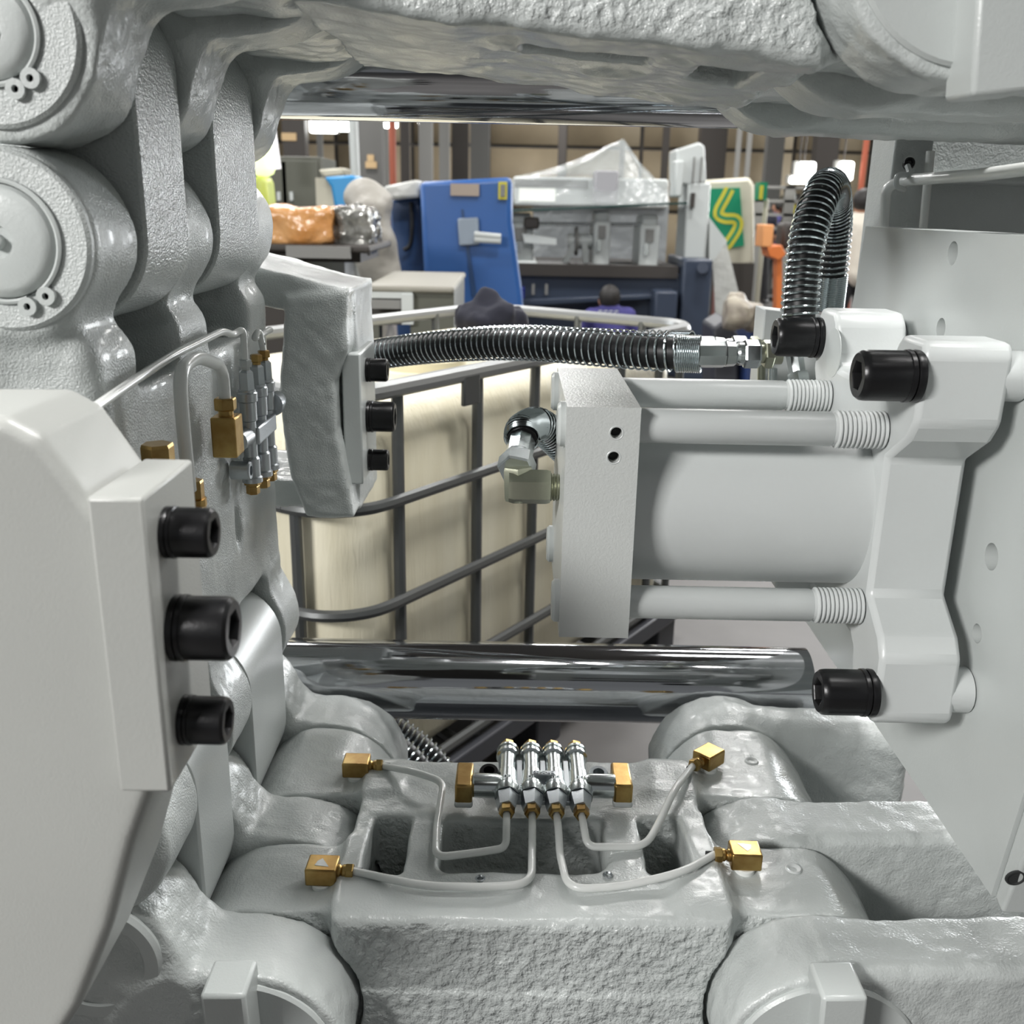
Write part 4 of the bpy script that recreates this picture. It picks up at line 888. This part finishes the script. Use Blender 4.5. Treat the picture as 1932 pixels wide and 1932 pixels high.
for (ya, lab) in ((422, 'upper'), (501, 'lower')):
    thing('guide_rod', lab+' horizontal steel guide rod through the clamp blocks', 'rod', P_(None, MB().cyl(at(1000, ya, YN+.25), at(1215, ya+2, YN+.25), .016), M['zinc']))
thing('post', 'thin white post standing at the left end of the navy bed', 'post', [P_('pole', MB().cyl(at(944, 402, YN-.3), at(955, 562, YN-.3), .020), M['white']), P_('foot', bx(945, 553, 966, 566, YN-.35, .1), M['zinc'])])
thing('rod_assembly', 'grey piston and coupling between the left and middle clamp blocks', 'machine part', [P_('piston', MB().cyl(at(1072, 455, YN+.3), at(1118, 455, YN+.3), .07), M['white']), P_('disc', MB().cyl(at(1084, 455, YN+.3), at(1090, 455, YN+.3), .13), M['steel_mid']), P_('tripod_leg', pr([(1078, 460), (1090, 460), (1070, 500), (1058, 500)], YN+.2, .1), M['white']), P_('tripod_leg', pr([(1098, 460), (1108, 460), (1112, 500), (1100, 500)], YN+.2, .1), M['white'])])
parts = [P_('column', bx(1288, 345, 1342, 492, YN+.2, .5), M['white'], bev=.02), P_('upper_head', pr([(1276, 282), (1318, 268), (1330, 275), (1333, 345), (1300, 350), (1276, 345)], YN+.2, .45), M['white'], bev=.02), P_('side_head', bx(1271, 302, 1292, 372, YN+.1, .3), M['white'], bev=.02),
    P_('slot', bx(1306, 296, 1312, 345, YN+.17, .03), M['steel_mid']), P_('slot', bx(1320, 296, 1326, 345, YN+.17, .03), M['steel_mid']), P_('joint', bx(1303, 364, 1312, 392, YN+.15, .05), M['steel_dark']), P_('base_skirt', pr([(1338, 410), (1372, 455), (1346, 492), (1338, 492)], YN+.3, .3), M['white'])]
thing('white_tower', 'tall white machine tower on the navy column', 'machine', parts)
thing('draped_sheet', 'grey translucent sheet hanging from the white tower to the floor', 'cover', P_(None, pr([(1343, 430), (1370, 455), (1398, 570), (1420, 726), (1350, 726)], YN+.9, .02), M['filmw']))
thing('red_frame', 'dull red machine part behind the navy column', 'machine part', P_(None, bx(1344, 476, 1362, 700, YN+1.5, .3), mat('dull_red', (.28, .06, .045), .5), bev=.02))
# ---- cream machine with green panel
YG = 13.5
parts = [P_('cabinet', pr([(1325, 340), (1416, 334), (1424, 350), (1424, 500), (1345, 510), (1325, 500)], YG, 1.5), M['cream'], bev=.05), P_('plinth', bx(1350, 497, 1424, 620, YG-.02, 1.4), M['steel_dark']),
    P_('green_panel', pr([(1334, 356), (1396, 354), (1404, 464), (1376, 468), (1350, 440), (1334, 400)], YG-.05, .04), M['green'])]
def stripe(pts, w, Y, m, name):
    P2 = [at(x, y, Y) for x, y in pts]; P2 = resample(spline(P2, 6), step=.03); T = np.gradient(P2, axis=0); T /= np.linalg.norm(T, axis=1)[:, None]; Nn = np.stack([T[:, 2], 0*T[:, 0], -T[:, 0]], 1)
    L_, R_ = P2+Nn*w, P2-Nn*w; n = len(P2); return P_(name, MB().add(np.concatenate([L_, R_]), [(i, i+1, n+i+1, n+i) for i in range(n-1)]), m, sharp=None)
sp_ = [(1377, 356), (1369, 372), (1357, 394), (1356, 406), (1368, 412), (1386, 413), (1393, 420), (1390, 434), (1376, 456), (1368, 466)]
parts += [stripe(sp_, .068, YG-.06, M['yellow'], 'yellow_emblem'), stripe(sp_, .020, YG-.07, M['green'], 'emblem_inline')]
thing('green_panel_machine', 'cream machine with a green panel and yellow zigzag emblem', 'machine', parts)
# shelves, stands
parts = [P_('shelf', bx(1424, 352+j*26, 1540, 355+j*26, 15, .5), M['steel_mid']) for j in range(4)]+[P_('upright', bx(x, 350, x+3, 572, 15, .1), M['steel_mid']) for x in (1424, 1480, 1536)]
thing('shelf_rack', 'metal shelf rack full of small boxes behind the two workers', 'shelf', parts)
cols_ = ['cream', 'steel_dark', 'yellow', 'redpipe', 'steel_mid', 'white']
names_ = ['cream', 'black', 'yellow', 'rust red', 'grey', 'white']
for j in range(3):
    for i in range(7):
        x = 1480+i*8; c = (i*2+j*3+i//2) % 6; h = 9+((i*7+j*5) % 4)*3
        thing('carton', 'small %s box, %s from the left on the %s shelf of the rack' % (names_[c], ('first', 'second', 'third', 'fourth', 'fifth', 'sixth', 'seventh')[i], ('upper', 'middle', 'lowest')[j]), 'box', P_(None, bx(x, 352+(j+1)*26-h, x+6.5, 352+(j+1)*26, 15.05, .3), M[cols_[c]]), group='small boxes on the rack')
thing('banner_post', 'narrow white and green machine pillar between the two workers', 'pillar', [P_('post', bx(1430, 375, 1448, 600, 13, .2), M['cream'], bev=.02), P_('green_cap', bx(1430, 344, 1449, 377, 12.95, .22), M['green']), P_('yellow_mark', bx(1432, 350, 1441, 376, 12.93, .02), M['yellow'])])
thing('orange_stand', 'orange machine stand with a lighter orange box, right of the two workers', 'stand', [P_('box', bx(1437, 424, 1461, 466, 10, .3), mat('light_orange', (.72, .32, .12), .6), bev=.01), P_('head', pr([(1448, 466), (1475, 462), (1484, 480), (1470, 492), (1452, 484)], 10, .3), M['orangep'], bev=.01), P_('leg', pr([(1466, 484), (1476, 484), (1474, 660), (1464, 660)], 10.1, .15), M['orangep']), P_('motor', bx(1474, 420, 1500, 470, 10.2, .3), M['steel_dark'], bev=.04)])
# heap of covers and blue crate
g = Grid((at(1360, 600, 6)[0], 5.6, at(1400, 690, 6)[2]), (at(1450, 560, 6)[0], 6.6, at(1400, 540, 6)[2]), .02)
p = at(1402, 590, 6); f = smin(smin(g.sph((p[0]-.05, 6, p[2]), .10), g.sph((p[0]+.07, 6.1, p[2]-.02), .09), .06), g.sph((p[0]-.02, 6.1, p[2]+.06), .06), .05)+g.noise(.07, .03, 2)+g.noise(.03, .012, 3)
thing('plastic_heap', 'crumpled cream plastic heap behind the bracket plate', 'heap', P_(None, nets(g, f), mat('cream_film_heap', (.42, .38, .30), .5, col2=(.18, .15, .12), varscale=9)))
thing('blue_crate', 'dark blue crate lying below the cream plastic heap', 'crate', P_(None, bx(1395, 620, 1445, 835, 6.2, .4), mat('blue_crate', (.015, .035, .12), .5), bev=.02))
thing('dark_bin', 'black and navy rubbish under the cream plastic heap', 'bin', P_(None, pr([(1345, 618), (1375, 600), (1398, 640), (1394, 655), (1394, 830), (1345, 830)], 6.3, .4), M['pallet'], bev=.02))
# grey box behind the tank
parts = [P_('top_slab', bx(690, 541, 857, 551, 4.0, .9), mat('grey_beige_top', (.26, .25, .21), .5), bev=.01), P_('leg', bx(700, 612, 715, 1070, 4.05, .1), M['cabinet']), P_('side_panel', bx(779, 549, 857, 1070, 4.02, .8), M['cabinet'], bev=.01), P_('frame', bx(700, 552, 778, 562, 4.0, .1), M['white']), P_('frame', bx(758, 556, 779, 612, 3.98, .1), M['white']), P_('dark_opening', bx(700, 580, 757, 612, 4.1, .1), M['steel_dark']), P_('ledge', bx(700, 566, 757, 582, 4.0, .1), M['steel_mid'])]
thing('grey_bench', 'grey metal bench cabinet with cream top behind the white tank', 'bench', parts)
# ---- people
def figure(name, lab, o, sc, J, hair, top, leg=None, text_=None):
    """o: foot point, J: joints dict in metres relative to o (x right, y away, z up)"""
    P = {k: V(*o)+V(*v)*sc for k, v in J.items()}; A = np.array(list(P.values())); pad = .22*sc
    h = .014*sc
    def G_(ks, e=pad): B = np.array([P[k] for k in ks]); return Grid(B.min(0)-e, B.max(0)+e, h)
    g = Grid(A.min(0)-pad, A.max(0)+pad, .018*sc)
    hd = P['head']; f = g.sph(hd, .098*sc, (.88, 1.0, 1.18))
    f = smin(f, g.sph(hd+V(0, -.0, -.07)*sc, .07*sc, (.85, 1, 1)), .03*sc); f = smin(f, g.cap(hd, P['neck'], .052*sc), .03*sc)
    for s_ in (-1, 1): f = smin(f, g.sph(hd+V(.088*s_, .0, -.01)*sc, .026*sc, (.5, 1, 1.2)), .008*sc)
    fd = V(*J.get('face', (0, 1, 0))); f = smin(f, g.sph(hd+fd*.100*sc+V(0, 0, -.015)*sc, .018*sc), .012*sc)
    for s_ in 'lr':
        if 'el'+s_ in P:
            f = smin(f, g.cap(P['neck']-V(0, 0, .12)*sc, P['sh'+s_], .05*sc, .045*sc), .02*sc); f = smin(f, g.cap(P['sh'+s_], P['el'+s_], .045*sc, .038*sc), .02*sc); f = smin(f, g.cap(P['el'+s_], P['wr'+s_], .038*sc, .026*sc), .01*sc)
            d = P['wr'+s_]-P['el'+s_]; d = d/np.linalg.norm(d); f = smin(f, g.cap(P['wr'+s_], P['wr'+s_]+d*.10*sc, .032*sc, .022*sc), .01*sc)
    f = smin(f, g.cap(P['neck'], (P['shl']+P['shr'])/2-V(0, 0, .05)*sc, .055*sc), .03*sc)
    parts = [P_('body', nets(g, f), M['skin'])]
    g = Grid(hd-.17*sc, hd+.17*sc, .012*sc); f = g.sph(hd+V(0, 0, .022)*sc-fd*.014*sc, .108*sc, (.92, 1.04, 1.1)); fx = (g.X-hd[0])*fd[0]+(g.Y-hd[1])*fd[1]
    f = np.maximum(f, fx-.045*sc-(g.Z-hd[2])*.4); f = np.maximum(f, -(g.Z-hd[2]+.075*sc))
    parts.append(P_('hair', nets(g, f), M['hair']))
    g = Grid(A.min(0)-pad, A.max(0)+pad, .018*sc); ck = (P['shl']+P['shr'])/2
    f = smin(g.cap(P['shl'], P['shr'], .075*sc), g.cap(ck-V(0, 0, .1)*sc, P['hip'], .15*sc, .145*sc), .10*sc); f = smin(f, g.cap(P['neck'], ck, .082*sc, .13*sc), .05*sc)
    for s_ in 'lr':
        if 'el'+s_ in P: f = smin(f, g.cap(P['sh'+s_], P['sh'+s_]*.25+P['el'+s_]*.75, .068*sc, .060*sc), .03*sc)
    f = f+g.noise(.06, .005*sc, 1)
    parts.append(P_('shirt', nets(g, f), M[top]))
    if leg:
        f = None
        for s_ in 'lr':
            c = smin(g.cap(P['hip']+V(.07*(1 if s_ == 'r' else -1), 0, -.02)*sc, P['kn'+s_], .095*sc, .068*sc), g.cap(P['kn'+s_], P['an'+s_], .068*sc, .055*sc), .02*sc); f = c if f is None else smin(f, c, .03*sc)
        parts.append(P_('trousers', nets(g, f), M[leg]))
        for s_ in 'lr':
            q = P['an'+s_]; g2 = Grid(q-.22*sc, q+.22*sc, .014*sc); parts.append(P_('shoe', nets(g2, g2.cap(q+V(0, 0, -.045)*sc-fd*.03*sc, q+fd*.15*sc+V(0, 0, -.05)*sc, .045*sc, .038*sc)), M['hair']))
    return thing(name, lab, 'person', parts), P
stand = dict(head=(0, 0, 1.60), neck=(0, .0, 1.46), shl=(-.18, 0, 1.40), shr=(.18, 0, 1.40), ell=(-.24, -.02, 1.13), elr=(.24, -.02, 1.13), wrl=(-.20, .12, .94), wrr=(.20, .12, .94), hip=(0, 0, .92), knl=(-.10, .02, .50), knr=(.12, .0, .50), anl=(-.12, .04, .09), anr=(.16, .0, .09))
d19 = 15.0
def foot(px, Y): p = at(px, 530, Y); return (p[0], Y, FZ)
figure('person', 'standing worker in dark clothes, left of the white and green pillar, facing away', foot(1428, 17), .98, dict(stand, face=(.5, .85, 0)), 'hair', 'cloth', 'trous')
figure('person', 'standing worker in a purple shirt at the shelf rack, turned to the left', foot(1455, 17.5), .98, dict(stand, face=(-.9, .3, 0), wrl=(-.15, -.15, 1.1)), 'hair', 'purple', 'trous')
figure('person', 'person in a white shirt and black trousers behind the looped hose', foot(1610, 10.3), 1.0, dict(stand, face=(.2, 1, 0)), 'hair', 'shirtw', 'trous')
c8 = at(1149, 566, 8.5)
crouch = dict(head=(0, 0, .0), neck=(.01, -.03, -.075), shl=(-.16, -.02, -.15), shr=(.18, .02, -.14), ell=(-.27, .12, -.46), elr=(.34, .08, -.42), wrl=(-.18, .34, -.50), wrr=(.26, .34, -.48), hip=(.10, -.10, -.62), knl=(-.10, .35, -.50), knr=(.25, .35, -.50), anl=(-.08, .12, -.86), anr=(.22, .12, -.86), face=(-.25, .95, -.1))
t_, Pc = figure('person', 'crouching worker with short black hair in a purple shirt, seen from behind', c8, .92, crouch, 'hair', 'purple', 'trous')
m = MB(); q = (Pc['shl']+Pc['shr'])/2
for i in range(4):
    a = q+V(-.10+.045*i, -.135, .035)
    m.tube(resample(np.array([a+V(.026, 0, .018), a+V(0, 0, .020), a+V(-.003, 0, -.010), a+V(.026, 0, -.014), a+V(.026, 0, 0)])), .006, 5)
thing('shirt_print', 'white lettering across the back of the crouching worker', 'print', P_(None, m, M['white']), kind='stuff') if 0 else None
o = mkobj('back_print', m, V(*t_.location)-V(0, 0, CZ), M['white'], t_, kind='stuff', label='white lettering')

# ---- intermediate bulk container with cage
zr = -.36; C0 = V(-.345, 1.85, zr); d1 = V(.565, .825, 0); d1 /= np.linalg.norm(d1); d2 = V(-d1[1], d1[0], 0); LN, WD = 1.66, .86
def loc(s, t, z): return V(C0[0], C0[1], 0)+d1*s+d2*t+V(0, 0, z)
def loop(off, z, r=.13, n=8, L0=LN, W0=WD):
    a, b, c, d = (-off, -off), (L0+off, -off), (L0+off, W0+off), (-off, W0+off); P = []
    for (cx_, cy_, a0) in ((-off+r, -off+r, PI), (L0+off-r, -off+r, 1.5*PI), (L0+off-r, W0+off-r, 0), (-off+r, W0+off-r, .5*PI)):
        for i in range(n+1): t = a0+.5*PI*i/n; P.append(loc(cx_+r*math.cos(t), cy_+r*math.sin(t), z))
    P.append(P[0]); return np.array(P)
zb = -1.28
g_ = MB(); R_ = []
for (z, off) in ((zb, -.03), (zb+.05, .0), (-.50, .0), (-.43, -.03), (-.40, -.07), (-.395, -.30)):
    R_.append(loop(off-.035, z, max(.13+off, .02), 8)[:-1])
g_.rings(R_)
parts = [P_('tank_body', g_, M['tank'], sharp=40)]
lid = loc(.62, .40, 0); ld = at(805, 690, 1); ld = atz(800, 692, -.385)
parts.append(P_('lid', MB().lathe((ld[0], ld[1], -.397), (0, 0, 1), [(0, .105), (.035, .105), (.040, .095), (.040, 0)], 40), M['tanktop']))
parts.append(P_('lid_rim', MB().lathe((ld[0], ld[1], -.398), (0, 0, 1), [(0, .125), (.012, .125), (.014, .1)], 40), M['tank']))
zs = [-.60, -.83, -1.06, -1.27]
parts.append(P_('top_rail', MB().tube(resample(loop(0, zr, .13), step=.02), .019, 10), M['galvl']))
for z in zs: parts.append(P_('horizontal_bar', MB().tube(resample(loop(.006, z, .15), step=.02), .0135, 8), M['galv']))
def vb(s, t): return P_('vertical_bar', MB().cyl(loc(s, t, zb-.02), loc(s, t, zr), .013, seg=8), M['galv'])
def s_at(px, py):
    r_ = ray(px, py); A_ = np.array([[d1[0], -r_[0]], [d1[1], -r_[1]]]); return float(np.linalg.solve(A_, -C0[:2])[0])
for s in (s_at(757, 900), s_at(905, 900), s_at(1010, 900), s_at(1175, 730), s_at(1246, 730), 1.56): parts.append(vb(s, .008))
for t in (.13, .42, .70): parts.append(vb(.008, t))
for t in (.2, .45, .7): parts.append(vb(LN-.008, t))
for s in (.4, .88, 1.36): parts.append(vb(s, WD-.008))
q = loc(s_at(880, 740), -.012, zr-.02)
parts.append(P_('bracket', MB().box((-.03, -.006, -.05), (.03, .006, .02), np.stack([d1, d2, V(0, 0, 1)], 1), q), M['galv'], bev=.004))
thing('bulk_container', 'cream plastic bulk tank in a grey tube cage behind the machine', 'tank', parts)
pl = []
R3 = np.stack([d1, d2, V(0, 0, 1)], 1)
for (a, b, c, d, e, f) in ((-.03, LN+.03, -.03, .05, FZ+.14, zb-.02), (-.03, LN+.03, WD-.05, WD+.03, FZ+.14, zb-.02), (-.03, .05, 0, WD, FZ+.14, zb-.02), (LN-.05, LN+.03, 0, WD, FZ+.14, zb-.02)):
    pl.append(P_('edge_beam', MB().box((a, c, e), (b, d, f), R3, V(C0[0], C0[1], 0)), M['pallet'], bev=.006))
for s in (0, .76, 1.52):
    for t in (0, .70): pl.append(P_('foot', MB().box((s, t, FZ), (s+.13, t+.13, FZ+.15), R3, V(C0[0], C0[1], 0)), M['pallet'], bev=.006))
for s in (.2, .45, .70, .95, 1.2): pl.append(P_('cross_tube', MB().cyl(loc(s, 0, FZ+.16), loc(s+.22, WD, FZ+.16), .018, seg=10), M['galv']))
thing('steel_pallet', 'dark steel pallet under the cream bulk tank', 'pallet', pl)
# jacket on the rail
g = Grid(at(850, 640, 2.75)-V(0, .3, .14), at(1010, 560, 2.75)+V(0, .5, .05), .010)
j = lambda px, py, Y=2.75: at(px, py, Y)
f = smin(g.sph(j(900, 600), .062, (1, 1.3, .85)), g.sph(j(938, 600), .065, (1.1, 1.3, .75)), .04); f = smin(f, g.cap(j(918, 575), j(985, 618), .030, .012), .03); f = smin(f, g.cap(j(905, 610), j(905, 650), .06, .045), .03)
f = f+g.noise(.05, .018, 4)+g.noise(.022, .007, 5)
thing('jacket', 'crumpled dark navy jacket lying on the tank cage rail', 'clothing', P_(None, nets(g, f), M['cloth']))

# unseen glowing doorway and window, added for highlights on the left castings
def window(n, lo, hi, ax, power, aim, nm='window'):
    c = (V(*lo)+V(*hi))/2; m = MB().box(lo, hi); o = st('%s_%d' % (nm, n), m, mat('added_panel_glow_%d' % n, (.92, .96, 1), .5, emit=2.2))
    b = V(*o.location)-V(0, 0, CZ); k = 6
    for i in range(k+1):
        p0 = V(*lo)+(V(*hi)-V(*lo))*V(*((i/k, -.6, 0) if ax == 'x' else (-.6, i/k, 0))); p0[2] = lo[2]
        mkobj('window_bar', MB().box(p0-V(.04, .06, 0), p0+V(.04, .06, hi[2]-lo[2])), b, M['steel_dark'], o)
    L_ = hi[0]-lo[0] if ax == 'x' else hi[1]-lo[1]; off = V(0, -.15, 0) if ax == 'x' else V(.15 if c[0] < 0 else -.15, 0, 0); q = c+off
    area_light('added_panel_light', q[0], q[1], q[2], L_, hi[2]-lo[2], power, col=(.95, .98, 1), aim=aim)
window(1, (9.0, 23.8, -1.3), (14.2, 23.92, 3.4), 'x', 3600, (0, 1, 0), 'door')  # added bright doorway, out of view, for glints on the link blades
window(1, (-12.95, 2.0, 2.0), (-12.8, 9.0, 5.0), 'y', 600, (0, 3, -.5))  # added window, out of view, only there for its light
